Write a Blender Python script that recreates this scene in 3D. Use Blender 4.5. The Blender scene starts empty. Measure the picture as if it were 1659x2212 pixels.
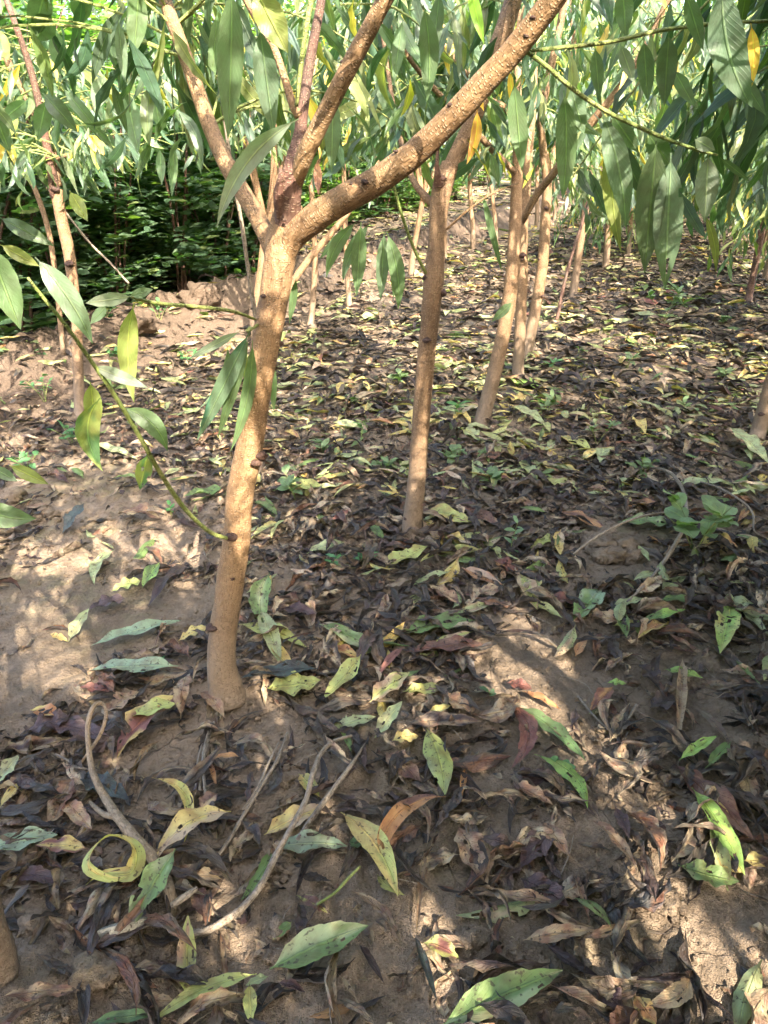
import bpy, math, random
import numpy as np
from mathutils import Vector

C = bpy.context.scene
col = C.collection
R = math.radians
rng = np.random.default_rng(7)

# ------------------------------------------------------------------ camera, sky, sun, exposure
FPX, CU, CV, PW, PH = 1597.0, 829.5, 1106.0, 1659.0, 2212.0     # the photograph's frame, in its own pixels
HC, PITCH = 1.05, R(26.8)
cd = bpy.data.cameras.new('camera'); cam = bpy.data.objects.new('camera', cd); col.objects.link(cam)
cam.location = (0, 0, HC); cam.rotation_euler = (R(90) - PITCH, 0, 0)
cd.sensor_fit = 'VERTICAL'; cd.sensor_height = 24; cd.lens = 24 * FPX / PH; cd.clip_start = .05; cd.clip_end = 500
C.camera = cam
SUN_AZ, SUN_EL = 157.0, 40.0            # degrees clockwise from +Y (the view direction), elevation
_a, _e = R(SUN_AZ), R(SUN_EL)
S = np.array([math.sin(_a) * math.cos(_e), math.cos(_a) * math.cos(_e), math.sin(_e)])   # towards the sun
w = bpy.data.worlds.new('World'); C.world = w; w.use_nodes = True
nt = w.node_tree; sk = nt.nodes.new('ShaderNodeTexSky'); sk.sky_type = 'NISHITA'; sk.sun_disc = False
sk.sun_elevation = _e; sk.sun_rotation = _a; sk.air_density = .8; sk.dust_density = 5.0; sk.ozone_density = 1.0
bg = nt.nodes['Background']; bg.inputs[1].default_value = .15; nt.links.new(sk.outputs[0], bg.inputs[0])
sl = bpy.data.lights.new('sun', 'SUN'); sl.energy = 2.9; sl.angle = R(.4); sl.color = (1, .90, .76)
so = bpy.data.objects.new('sun', sl); col.objects.link(so)
so.rotation_euler = Vector(S).to_track_quat('Z', 'Y').to_euler()
C.view_settings.view_transform = 'Standard'; C.view_settings.look = 'None'; C.view_settings.gamma = 1
C.view_settings.exposure = 3.3
C.cycles.max_bounces = 7; C.cycles.diffuse_bounces = 4; C.cycles.glossy_bounces = 2
C.cycles.transmission_bounces = 4; C.cycles.transparent_max_bounces = 6; C.cycles.caustics_reflective = False
C.cycles.use_adaptive_sampling = True; C.cycles.adaptive_threshold = .02

# ------------------------------------------------------------------ maths helpers
CP, SP = math.cos(PITCH), math.sin(PITCH)
def ray(u, v):
    x, d = u - CU, v - CV
    return np.array([x, FPX * CP - d * SP, -FPX * SP - d * CP])
def P(u, v, y):
    r = ray(u, v); return np.array([0, 0, HC]) + r * (y / r[1])
def G0(u, v, z=0.0):
    r = ray(u, v); t = (HC - z) / -r[2]; return np.array([r[0] * t, r[1] * t, z])
def proj(p):
    p = np.atleast_2d(p); q = p - np.array([0, 0, HC])
    dep = q[:, 1] * CP - q[:, 2] * SP
    dn = -q[:, 1] * SP - q[:, 2] * CP
    dd = np.where(dep > .01, dep, .01)
    return CU + FPX * q[:, 0] / dd, CV + FPX * dn / dd, dep
def _h(ix, iy, s):
    n = (ix.astype(np.int64) * 374761393 + iy.astype(np.int64) * 668265263 + s * 1442695041) & 0x7fffffff
    n = ((n ^ (n >> 13)) * 1274126177) & 0x7fffffff
    return ((n ^ (n >> 16)) & 0xffff) / 65535.0
def vnoise(x, y, s=0):
    xi, yi = np.floor(x), np.floor(y); fx, fy = x - xi, y - yi
    fx = fx * fx * (3 - 2 * fx); fy = fy * fy * (3 - 2 * fy)
    a, b, c, d = _h(xi, yi, s), _h(xi + 1, yi, s), _h(xi, yi + 1, s), _h(xi + 1, yi + 1, s)
    return (a * (1 - fx) + b * fx) * (1 - fy) + (c * (1 - fx) + d * fx) * fy
def fbm(x, y, o=4, s=0):
    r, a, t = 0, 1, 0
    for k in range(o):
        r = r + a * vnoise(x * 2 ** k + 13.7 * k, y * 2 ** k - 7.1 * k, s + k); t += a; a *= .5
    return r / t
def sstep(a, b, x):
    t = np.clip((x - a) / (b - a), 0, 1); return t * t * (3 - 2 * t)
RD = np.array([.40, .917]); RN = np.array([.917, -.40])            # direction of the planted rows and across them
def height(x, y):
    x = np.asarray(x, float); y = np.asarray(y, float)
    n = x * RN[0] + y * RN[1]
    z = .05 * (fbm(x * .9, y * .9, 3, 3) - .5) + .028 * (fbm(x * 5, y * 5, 3, 9) - .5)
    bank = np.exp(-((n + 3.05 + .25 * (fbm(x * .7, y * .7, 2, 31) - .5)) / .34) ** 2) * sstep(2.2, 3.6, y)
    z = z + bank * (.17 + .14 * (fbm(x * 3, y * 3, 3, 77) - .5))
    lump = sstep(.45, .62, fbm(x * 2.6, y * 2.6, 2, 41))
    bil = np.abs(fbm(x * 20, y * 20, 2, 55) - .5) * 2
    z = z + (.5 + 1.0 * lump + 2.4 * bank) * .018 * (bil - .3) + .007 * (fbm(x * 55, y * 55, 3, 66) - .5)
    rdg = (y - 1.34) - .34 * (x + .3)                                 # the low smoothed ridge of soil beside the first trunk
    z = z + .018 * np.exp(-(rdg / .09) ** 2) * np.exp(-((x + .45) / .4) ** 2)
    for a, b in ((-.325, 1.235), (.084, 1.945), (.4, 2.86), (.66, 3.55), (.79, 4.04), (-1.29, 2.98), (1.49, 2.75), (-.52, .6)):
        z = z + .028 * np.exp(-((x - a) ** 2 + (y - b) ** 2) / .0045) * (.7 + .9 * np.abs(fbm(x * 30, y * 30, 2, 15) - .5))
    return z
def G(u, v, up=0.0):
    p = G0(u, v, 0)
    for _ in range(4):
        p = G0(u, v, float(height(p[0], p[1])) + up)
    return p
def unit(a):
    return a / np.maximum(np.linalg.norm(a, axis=-1, keepdims=True), 1e-9)

# ------------------------------------------------------------------ object helpers
def link(name, me, mats, parent=None, smooth=True):
    o = bpy.data.objects.new(name, me); col.objects.link(o)
    for m in (mats if isinstance(mats, (list, tuple)) else [mats]): me.materials.append(m)
    if parent is not None: o.parent = parent
    return o
def mesh_arrays(name, V, F, uv=None, cols=None, smooth=True, matidx=None):
    """V (n,3), F (m,4) or (m,3) int arrays; uv per vertex; cols per vertex"""
    me = bpy.data.meshes.new(name); k = F.shape[1]
    me.vertices.add(len(V)); me.vertices.foreach_set('co', V.astype(np.float32).ravel())
    me.loops.add(F.size); me.loops.foreach_set('vertex_index', F.astype(np.int32).ravel())
    me.polygons.add(len(F)); me.polygons.foreach_set('loop_start', np.arange(0, F.size, k, dtype=np.int32))
    me.polygons.foreach_set('loop_total', np.full(len(F), k, dtype=np.int32))
    me.update(calc_edges=True)
    me.polygons.foreach_set('use_smooth', np.full(len(F), smooth, dtype=bool))
    if uv is not None:
        l = me.uv_layers.new(name='UVMap'); l.data.foreach_set('uv', uv[F.ravel()].astype(np.float32).ravel())
    if cols is not None:
        a = me.color_attributes.new('col', 'FLOAT_COLOR', 'POINT')
        c4 = np.ones((len(V), 4), np.float32); c4[:, :3] = cols; a.data.foreach_set('color', c4.ravel())
    me.validate(); me.update()
    return me
def tag(o, label=None, cat=None, group=None, kind=None):
    if label: o['label'] = label
    if cat: o['category'] = cat
    if group: o['group'] = group
    if kind: o['kind'] = kind
    return o
def empty(name, loc):
    o = bpy.data.objects.new(name, None); col.objects.link(o); o.location = loc; o.empty_display_size = .05; return o

class Buf:
    """collects several surfaces into one mesh"""
    def __init__(s): s.V, s.F, s.U, s.C, s.n = [], [], [], [], 0
    def add(s, V, F, U, Cc):
        s.V.append(V); s.F.append(F + s.n); s.U.append(U); s.C.append(Cc); s.n += len(V)
    def build(s, name, mats, parent=None, smooth=True, origin=None):
        V = np.concatenate(s.V); F = np.concatenate(s.F); U = np.concatenate(s.U); Cc = np.concatenate(s.C)
        if origin is not None: V = V - origin
        return link(name, mesh_arrays(name, V, F, U, Cc, smooth), mats, parent)

def catmull(pts, n):
    pts = np.asarray(pts, float); m = len(pts)
    if m < 3: 
        t = np.linspace(0, 1, n)[:, None]; return pts[0] * (1 - t) + pts[-1] * t
    ex = np.vstack([2 * pts[0] - pts[1], pts, 2 * pts[-1] - pts[-2]])
    t = np.linspace(0, m - 1 - 1e-6, n); i = t.astype(int); f = (t - i)[:, None]
    p0, p1, p2, p3 = ex[i], ex[i + 1], ex[i + 2], ex[i + 3]
    return .5 * (2 * p1 + (p2 - p0) * f + (2 * p0 - 5 * p1 + 4 * p2 - p3) * f ** 2 + (3 * p1 - p0 - 3 * p2 + p3) * f ** 3)
def tube_arrays(pts, rad, n=24, seg=10, rough=.04, c=(1, 1, 1), seed=0, cap=True):
    """a tapered, slightly uneven round stem through pts"""
    q = catmull(np.column_stack([np.asarray(pts, float), np.asarray(rad, float)]), n)
    X, r = q[:, :3], np.maximum(q[:, 3], 1e-4)
    T = unit(np.gradient(X, axis=0))
    ref = np.array([0, 1, 0.0]) if abs(T[0][1]) < .8 else np.array([1.0, 0, 0])
    A = np.zeros_like(T); a = unit(np.cross(T[0], ref))
    for i in range(n):
        a = unit(a - T[i] * np.dot(a, T[i])); A[i] = a
    B = np.cross(T, A)
    ds = np.concatenate([[0], np.cumsum(np.linalg.norm(np.diff(X, axis=0), axis=1))])
    th = np.linspace(0, 2 * np.pi, seg + 1)
    ca, sa = np.cos(th), np.sin(th)
    k = 1 / max(.004, float(r.mean()))
    nz = 1 + rough * 2 * (fbm(ds[:, None] * k * .6 + ca * .9 + seed, sa * .9 + seed * 1.7 + ds[:, None] * 3, 3, seed) - .5)
    rr = r[:, None] * nz
    V = X[:, None] + rr[..., None] * (A[:, None] * ca[None, :, None] + B[:, None] * sa[None, :, None])
    U = np.stack([np.broadcast_to(th / (2 * np.pi), (n, seg + 1)) * (2 * np.pi * r.mean()), np.broadcast_to(ds[:, None], (n, seg + 1))], -1)
    idx = np.arange(n * (seg + 1)).reshape(n, seg + 1)
    F = np.stack([idx[:-1, :-1], idx[:-1, 1:], idx[1:, 1:], idx[1:, :-1]], -1).reshape(-1, 4)
    V = V.reshape(-1, 3); U = U.reshape(-1, 2)
    if cap:      # close both ends with a shrunken ring
        for e, ring in ((0, idx[0]), (1, idx[-1])):
            cpt = V[ring[:-1]].mean(0); b = len(V)
            V = np.vstack([V, V[ring] * .3 + cpt * .7 + (T[-1] if e else -T[0]) * r[-1 if e else 0] * .25]); U = np.vstack([U, U[ring]])
            rb = np.arange(b, b + seg + 1)
            f = np.stack([ring[:-1], ring[1:], rb[1:], rb[:-1]], -1)
            F = np.vstack([F, f if e else f[:, ::-1]])
            m = seg // 2 * 2
            F = np.vstack([F, [[rb[0], rb[k2], rb[k2 + 1], rb[k2 + 2]] for k2 in range(0, m - 1, 2) if k2 > 0]]) if m > 2 else F
    return V, F, U, np.tile(np.array(c, float), (len(V), 1))

PROF_S = np.array([0, .07, .12, .22, .38, .55, .70, .84, .94, 1.0])
PROF_W = np.array([.06, .06, .36, .78, 1., .96, .78, .45, .17, .015])
OVAL_S = np.array([0, .04, .1, .25, .5, .7, .88, 1.0])
OVAL_W = np.array([.05, .08, .45, .88, 1, .85, .45, .03])
def leaf_arrays(base, dirv, nrm, L, W, bend=0., side=0., fold=.25, roll=0., twist=0., wave=.0, crumple=0., jag=0., cols=(.1, .2, .05),
                col2=None, nv=8, nu=4, oval=False, holes=0, rg=rng):
    """N leaves at once: each a bent, folded, waved blade from base along dirv"""
    base = np.atleast_2d(np.asarray(base, float)); N = len(base)
    f = lambda a: np.broadcast_to(np.asarray(a, float), (N,))
    d = unit(np.broadcast_to(np.asarray(dirv, float), (N, 3))); nr = np.broadcast_to(np.asarray(nrm, float), (N, 3))
    acr = unit(np.cross(nr, d)); nr = np.cross(d, acr)
    L, W, bend, side, fold, roll, twist, wave, crumple, jag = map(f, (L, W, bend, side, fold, roll, twist, wave, crumple, jag))
    s = np.linspace(0, 1, nv + 1); t = np.linspace(-1, 1, nu + 1)
    wd = np.interp(s, OVAL_S, OVAL_W) if oval else np.interp(s, PROF_S, PROF_W)
    th = bend[:, None] * (s[None] - .5)
    ds = 1.0 / nv
    thm = bend[:, None] * ((s[:-1] + ds / 2)[None] - .5)
    cx = np.concatenate([np.zeros((N, 1)), np.cumsum(np.cos(thm) * ds, 1)], 1) * L[:, None]
    cz = np.concatenate([np.zeros((N, 1)), np.cumsum(np.sin(thm) * ds, 1)], 1) * L[:, None]
    cy = side[:, None] * L[:, None] * (4 * s * (1 - s))[None]
    Tz = np.stack([-np.sin(th), np.zeros_like(th), np.cos(th)], -1)            # local normal (x=dir,y=across,z=normal)
    tw = twist[:, None] * (s[None] - .3)
    Yv = np.stack([np.zeros_like(th), np.ones_like(th), np.zeros_like(th)], -1)
    AC = np.cos(tw)[..., None] * Yv + np.sin(tw)[..., None] * Tz
    NO = -np.sin(tw)[..., None] * Yv + np.cos(tw)[..., None] * Tz
    hw = (W[:, None] / 2 * wd[None])[..., None] * np.ones(nu + 1)
    if np.any(jag > 0):
        hw = hw * (1 + jag[:, None, None] * rg.uniform(-1, .4, (N, nv + 1, nu + 1)) * (np.abs(t) > .9))
    ro = np.where(np.abs(roll) < 1e-3, 1e-3, roll)[:, None, None]
    yy = hw * np.sin(ro * t) / ro; zz = hw * (1 - np.cos(ro * t)) / ro + hw * fold[:, None, None] * np.abs(t)
    ph = rg.uniform(0, 6.28, (N, 1, 1)); fr = rg.uniform(1.5, 3.2, (N, 1, 1))
    zz = zz + (wave * W)[:, None, None] * np.sin(6.28 * fr * s[None, :, None] + ph + 1.3 * (t > 0)) * np.abs(t) * wd[None, :, None]
    Cn = np.stack([cx, cy, cz], -1)
    Pl = Cn[:, :, None] + AC[:, :, None] * yy[..., None] + NO[:, :, None] * zz[..., None]
    if np.any(crumple > 0):
        Pl = Pl + rg.normal(0, 1, Pl.shape) * (crumple * W)[:, None, None, None] * wd[None, :, None, None]
    M = np.stack([d, acr, nr], 1)
    V = np.einsum('nabk,nkj->nabj', Pl, M) + base[:, None, None]
    idx = np.arange((nv + 1) * (nu + 1)).reshape(nv + 1, nu + 1)
    f1 = np.stack([idx[:-1, :-1], idx[:-1, 1:], idx[1:, 1:], idx[1:, :-1]], -1).reshape(-1, 4)
    if holes:
        keep = np.ones(len(f1), bool)
        for _ in range(holes):
            i, j = rg.integers(int(nv * .2), int(nv * .9)), rg.integers(0, nu)
            keep[i * nu + j] = False
            if rg.random() < .5 and i + 1 < nv: keep[(i + 1) * nu + j] = False
        f1 = f1[keep]
    F = (np.arange(N)[:, None, None] * idx.size + f1[None]).reshape(-1, 4)
    U = np.broadcast_to(np.stack(np.broadcast_arrays(t[None, :] * .5 + .5, s[:, None]), -1)[None], (N, nv + 1, nu + 1, 2)).reshape(-1, 2)
    c = np.broadcast_to(np.asarray(cols, float), (N, 3))[:, None, None] * np.ones((N, nv + 1, nu + 1, 1))
    if col2 is not None:
        c2 = np.broadcast_to(np.asarray(col2, float), (N, 3))[:, None, None]
        k = fbm(s[None, :, None] * 3 + ph * 9, t[None, None, :] * 1.3 + fr * 31, 2, 5)
        k = sstep(.42, .62, k)[..., None]; c = c * (1 - k) + c2 * k
    return V.reshape(-1, 3), F, U, c.reshape(-1, 3)

# ------------------------------------------------------------------ materials
def new_mat(name):
    m = bpy.data.materials.new(name); m.use_nodes = True; n = m.node_tree.nodes; l = m.node_tree.links
    return m, n, l, n['Principled BSDF']
def nd(n, t, **k):
    x = n.new(t)
    for a, b in k.items(): setattr(x, a, b)
    return x
def mathn(n, l, op, a, b=None, c=None):
    x = nd(n, 'ShaderNodeMath', operation=op)
    for i, v in enumerate((a, b, c)):
        if v is None: continue
        if isinstance(v, (int, float)): x.inputs[i].default_value = v
        else: l.new(v, x.inputs[i])
    return x.outputs[0]
def mixc(n, l, f, a, b, bt='MIX'):
    x = nd(n, 'ShaderNodeMix', data_type='RGBA', blend_type=bt)
    for i, v in ((0, f), (6, a), (7, b)):
        if isinstance(v, (int, float)): x.inputs[i].default_value = v
        elif isinstance(v, tuple): x.inputs[i].default_value = (*v, 1)
        else: l.new(v, x.inputs[i])
    return x.outputs[2]
def ramp(n, l, f, a, b):
    x = nd(n, 'ShaderNodeMapRange', interpolation_type='SMOOTHSTEP'); l.new(f, x.inputs[0]); x.inputs[1].default_value = a; x.inputs[2].default_value = b
    return x.outputs[0]
def noise(n, l, vec, sc, det=3, ro=.55, dist=0):
    x = nd(n, 'ShaderNodeTexNoise'); x.inputs['Scale'].default_value = sc; x.inputs['Detail'].default_value = det
    x.inputs['Roughness'].default_value = ro; x.inputs['Distortion'].default_value = dist
    if vec is not None: l.new(vec, x.inputs['Vector'])
    return x.outputs['Fac']
def bump(n, l, h, dist, p, st=1.0, prev=None):
    x = nd(n, 'ShaderNodeBump'); x.inputs['Distance'].default_value = dist; x.inputs['Strength'].default_value = st; l.new(h, x.inputs['Height'])
    if prev is not None: l.new(prev, x.inputs['Normal'])
    if p is not None: l.new(x.outputs[0], p.inputs['Normal'])
    return x.outputs[0]

def leaf_material(name, transl=.35, rough=.45, under=(1.9, 1.45, 1.9), rib=1.7, spots=.0, gloss=.5, blotch=.25, nscale=60, bd=.0016):
    m, n, l, p = new_mat(name)
    at = nd(n, 'ShaderNodeAttribute', attribute_name='col'); uvn = nd(n, 'ShaderNodeUVMap', uv_map='UVMap')
    sx = nd(n, 'ShaderNodeSeparateXYZ'); l.new(uvn.outputs[0], sx.inputs[0])
    geo = nd(n, 'ShaderNodeNewGeometry'); tc = nd(n, 'ShaderNodeTexCoord')
    a = mathn(n, l, 'ABSOLUTE', mathn(n, l, 'SUBTRACT', sx.outputs[0], .5))
    ribf = mathn(n, l, 'SUBTRACT', 1, ramp(n, l, a, .018, .05))
    vv = mathn(n, l, 'SUBTRACT', mathn(n, l, 'MULTIPLY', sx.outputs[1], 15), mathn(n, l, 'MULTIPLY', a, 7))
    vv = mathn(n, l, 'ABSOLUTE', mathn(n, l, 'SUBTRACT', mathn(n, l, 'FRACT', vv), .5))
    vein = mathn(n, l, 'MULTIPLY', mathn(n, l, 'SUBTRACT', 1, ramp(n, l, vv, .02, .12)), .12)
    nz = noise(n, l, tc.outputs['Object'], nscale, 3)
    base = mixc(n, l, ramp(n, l, nz, .35, .7), at.outputs['Color'], mixc(n, l, 1.0, at.outputs['Color'], (1 - blotch * .7, 1 - blotch, 1 - blotch), 'MULTIPLY'))
    if spots:
        nz2 = noise(n, l, tc.outputs['Object'], 130, 2, .5)
        base = mixc(n, l, mathn(n, l, 'MULTIPLY', ramp(n, l, nz2, .60, .68), spots), base, (.035, .02, .012))
    base = mixc(n, l, mathn(n, l, 'MAXIMUM', ribf, vein), base, mixc(n, l, 1.0, base, (rib, rib * .97, rib * .85), 'MULTIPLY'))
    base = mixc(n, l, geo.outputs['Backfacing'], base, mixc(n, l, 1.0, base, under, 'MULTIPLY'))
    l.new(base, p.inputs['Base Color']); p.inputs['Roughness'].default_value = rough
    p.inputs['Specular IOR Level'].default_value = gloss
    bump(n, l, mathn(n, l, 'ADD', mathn(n, l, 'MULTIPLY', ribf, -1.2), mathn(n, l, 'ADD', mathn(n, l, 'MULTIPLY', vein, -1.5), nz)), bd, p)
    tr = nd(n, 'ShaderNodeBsdfTranslucent'); l.new(mixc(n, l, 1.0, base, (1.6, 1.9, .55), 'MULTIPLY'), tr.inputs['Color'])
    mx = nd(n, 'ShaderNodeMixShader'); mx.inputs[0].default_value = transl
    l.new(p.outputs[0], mx.inputs[1]); l.new(tr.outputs[0], mx.inputs[2]); l.new(mx.outputs[0], n['Material Output'].inputs[0])
    return m
M_LIVE = leaf_material('peach_leaf', .42, .42)
M_SHRUB = leaf_material('shrub_leaf', .48, .5, (1.5, 1.25, 1.5), 1.3)
M_FALL = leaf_material('fallen_leaf', .18, .55, (1.25, 1.2, 1.3), 1.45, .75, .4, .42, 38, .002)
M_DEAD = leaf_material('dead_leaf', .06, .58, (1.25, 1.2, 1.1), 1.3, .85, .5, .6, 48, .005)

def bark_material(name, c1, c2, c3, lent=.5, soily=True, var=False):
    m, n, l, p = new_mat(name)
    uvn = nd(n, 'ShaderNodeUVMap', uv_map='UVMap'); tc = nd(n, 'ShaderNodeTexCoord'); geo = nd(n, 'ShaderNodeNewGeometry')
    n1 = noise(n, l, tc.outputs['Object'], 14, 4, .6); n2 = noise(n, l, tc.outputs['Object'], 90, 4, .65)
    mp = nd(n, 'ShaderNodeMapping'); mp.inputs['Scale'].default_value = (150, 330, 1); l.new(uvn.outputs[0], mp.inputs[0])
    vo = nd(n, 'ShaderNodeTexVoronoi', voronoi_dimensions='2D'); vo.inputs['Scale'].default_value = 1; l.new(mp.outputs[0], vo.inputs['Vector'])
    sc = nd(n, 'ShaderNodeSeparateColor'); l.new(vo.outputs['Color'], sc.inputs[0])
    le = mathn(n, l, 'MULTIPLY', mathn(n, l, 'SUBTRACT', 1, ramp(n, l, vo.outputs['Distance'], .18, .42)), ramp(n, l, sc.outputs[0], .55, .62))
    mp2 = nd(n, 'ShaderNodeMapping'); mp2.inputs['Scale'].default_value = (420, 90, 1); l.new(uvn.outputs[0], mp2.inputs[0])
    fine = noise(n, l, mp2.outputs[0], 1.0, 3, .6)
    base = mixc(n, l, ramp(n, l, n1, .35, .68), c1, c2)
    base = mixc(n, l, mathn(n, l, 'MULTIPLY', ramp(n, l, n2, .5, .75), .6), base, c3)
    base = mixc(n, l, mathn(n, l, 'MULTIPLY', ramp(n, l, fine, .46, .66), .8), base, mixc(n, l, 1.0, base, (.55, .5, .45), 'MULTIPLY'))
    mp3 = nd(n, 'ShaderNodeMapping'); mp3.inputs['Scale'].default_value = (14, 75, 1); l.new(uvn.outputs[0], mp3.inputs[0])
    ring = noise(n, l, mp3.outputs[0], 1.0, 4, .6, .4); big = noise(n, l, tc.outputs['Object'], 5.5, 3, .5)
    base = mixc(n, l, mathn(n, l, 'MULTIPLY', ramp(n, l, ring, .56, .70), .45), base, mixc(n, l, 1.0, base, (.58, .52, .48), 'MULTIPLY'))
    base = mixc(n, l, mathn(n, l, 'MULTIPLY', ramp(n, l, big, .50, .66), .55), base, mixc(n, l, 1.0, base, (.78, .84, .86), 'MULTIPLY'))
    oi = nd(n, 'ShaderNodeObjectInfo'); rnd = mathn(n, l, 'ADD', .72, mathn(n, l, 'MULTIPLY', oi.outputs['Random'], .26)); cb = nd(n, 'ShaderNodeCombineColor')
    for q_ in (0, 1): l.new(rnd, cb.inputs[q_])
    l.new(mathn(n, l, 'ADD', rnd, .05), cb.inputs[2]); base = mixc(n, l, 1.0 if var else 0.0, base, mixc(n, l, 1.0, base, cb.outputs[0], 'MULTIPLY'))
    base = mixc(n, l, mathn(n, l, 'MULTIPLY', le, lent), base, (.58, .42, .26))
    if soily:     # lower bark is greyer and dusted with splashed soil
        sz = nd(n, 'ShaderNodeSeparateXYZ'); l.new(geo.outputs['Position'], sz.inputs[0])
        hz = mathn(n, l, 'ADD', sz.outputs[2], mathn(n, l, 'MULTIPLY', mathn(n, l, 'SUBTRACT', n1, .5), .25))
        k = mathn(n, l, 'SUBTRACT', 1, ramp(n, l, hz, .03, .42))
        base = mixc(n, l, mathn(n, l, 'MULTIPLY', k, .75), base, mixc(n, l, n2, (.23, .175, .12), (.135, .10, .07)))
    l.new(base, p.inputs['Base Color']); p.inputs['Roughness'].default_value = .62; p.inputs['Specular IOR Level'].default_value = .35
    h = mathn(n, l, 'ADD', mathn(n, l, 'MULTIPLY', le, .9), mathn(n, l, 'ADD', mathn(n, l, 'MULTIPLY', n2, .9), mathn(n, l, 'MULTIPLY', fine, .7)))
    bump(n, l, h, .003, p)
    return m
M_BARK = bark_material('peach_bark', (.285, .175, .085), (.195, .115, .056), (.35, .24, .13), .35)
M_BARKR = bark_material('row_bark', (.285, .175, .085), (.195, .115, .056), (.35, .24, .13), .35, True, True)
M_BARK2 = bark_material('dark_bark', (.13, .065, .045), (.075, .045, .032), (.2, .13, .09), .3, False)
M_STEM = bark_material('green_shoot', (.17, .22, .055), (.24, .26, .08), (.14, .19, .05), .15, False)
M_MUD = bark_material('muddy_bark', (.20, .15, .105), (.13, .095, .065), (.27, .21, .15), .05, False)
M_KNOT = bark_material('knot_bark', (.075, .038, .026), (.04, .022, .017), (.13, .075, .05), .1, False)
M_TWIG = bark_material('dry_twig', (.27, .22, .16), (.16, .125, .09), (.40, .34, .26), .15, False)
M_ROOT = bark_material('root_bark', (.30, .215, .13), (.21, .15, .09), (.38, .28, .18), .2, False)
M_GREY = bark_material('grey_wood', (.30, .275, .21), (.21, .19, .14), (.38, .35, .28), .05, False)

def soil_material():
    m, n, l, p = new_mat('soil'); geo = nd(n, 'ShaderNodeNewGeometry'); pos = geo.outputs['Position']
    a = noise(n, l, pos, 1.6, 4, .6); b = noise(n, l, pos, 14, 5, .65); c = noise(n, l, pos, 120, 4, .7); e = noise(n, l, pos, 450, 2, .6)
    base = mixc(n, l, ramp(n, l, b, .35, .68), (.225, .165, .11), (.335, .25, .172))
    base = mixc(n, l, mathn(n, l, 'MULTIPLY', ramp(n, l, c, .5, .75), .5), base, (.34, .275, .20))
    base = mixc(n, l, mathn(n, l, 'MULTIPLY', ramp(n, l, c, .48, .3), .5), base, (.13, .088, .055))
    base = mixc(n, l, mathn(n, l, 'MULTIPLY', mathn(n, l, 'MULTIPLY', ramp(n, l, a, .52, .62), ramp(n, l, b, .42, .6)), .5), base, (.17, .16, .07))
    base = mixc(n, l, mathn(n, l, 'MULTIPLY', ramp(n, l, noise(n, l, pos, .8, 4, .6), .44, .60), .55), base, (.135, .10, .068))
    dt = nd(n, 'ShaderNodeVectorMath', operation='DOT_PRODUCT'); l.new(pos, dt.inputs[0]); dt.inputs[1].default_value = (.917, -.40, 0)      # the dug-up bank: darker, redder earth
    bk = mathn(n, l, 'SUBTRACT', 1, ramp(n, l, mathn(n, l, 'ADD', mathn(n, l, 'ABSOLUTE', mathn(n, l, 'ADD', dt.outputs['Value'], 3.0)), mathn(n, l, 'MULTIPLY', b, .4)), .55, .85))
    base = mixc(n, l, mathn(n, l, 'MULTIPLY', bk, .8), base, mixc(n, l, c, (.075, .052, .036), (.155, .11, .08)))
    nv = nd(n, 'ShaderNodeTexNoise'); nv.inputs['Scale'].default_value = 9; l.new(pos, nv.inputs['Vector'])
    wv = nd(n, 'ShaderNodeVectorMath', operation='SCALE'); wv.inputs['Scale'].default_value = .16; l.new(nv.outputs['Color'], wv.inputs[0])
    av = nd(n, 'ShaderNodeVectorMath', operation='ADD'); l.new(pos, av.inputs[0]); l.new(wv.outputs[0], av.inputs[1])
    vo = nd(n, 'ShaderNodeTexVoronoi', feature='DISTANCE_TO_EDGE'); vo.inputs['Scale'].default_value = 13; l.new(av.outputs[0], vo.inputs['Vector'])
    dry = mathn(n, l, 'MULTIPLY', ramp(n, l, noise(n, l, pos, 3.3, 2), .50, .62), ramp(n, l, noise(n, l, pos, 11, 3), .40, .56))
    cr = mathn(n, l, 'MULTIPLY', mathn(n, l, 'SUBTRACT', 1, ramp(n, l, vo.outputs['Distance'], .0, .028)), dry)
    base = mixc(n, l, mathn(n, l, 'MULTIPLY', cr, .3), base, (.07, .045, .03))
    l.new(base, p.inputs['Base Color']); p.inputs['Roughness'].default_value = .95; p.inputs['Specular IOR Level'].default_value = .15
    b1 = bump(n, l, mathn(n, l, 'ADD', mathn(n, l, 'MULTIPLY', c, 1.0), mathn(n, l, 'MULTIPLY', e, .5)), .012, None)
    b2 = bump(n, l, b, .02, None, 1, b1)
    bump(n, l, mathn(n, l, 'MULTIPLY', cr, -1), .012, p, 1, b2)
    return m
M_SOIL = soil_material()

# ------------------------------------------------------------------ ground sheet
def graded(lo, hi, step, far_lo, far_hi, g=1.045):
    a = list(np.arange(lo, hi, step)); s = step
    while a[-1] < far_hi: s *= g; a.append(a[-1] + s)
    s = step
    while a[0] > far_lo: s *= g; a.insert(0, a[0] - s)
    return np.array(a)
xs = graded(-1.15, 1.25, .0052, -160, 160); ys = graded(.42, 2.3, .0052, -120, 260)
XX, YY = np.meshgrid(xs, ys); ZZ = height(XX, YY)
far = sstep(20, 60, np.hypot(XX, YY)); ZZ = ZZ * (1 - far)
V = np.stack([XX, YY, ZZ], -1).reshape(-1, 3); ii = np.arange(len(V)).reshape(XX.shape)
F = np.stack([ii[:-1, :-1], ii[:-1, 1:], ii[1:, 1:], ii[1:, :-1]], -1).reshape(-1, 4)
ground = link('ground', mesh_arrays('ground', V, F), M_SOIL); tag(ground, kind='structure')

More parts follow.
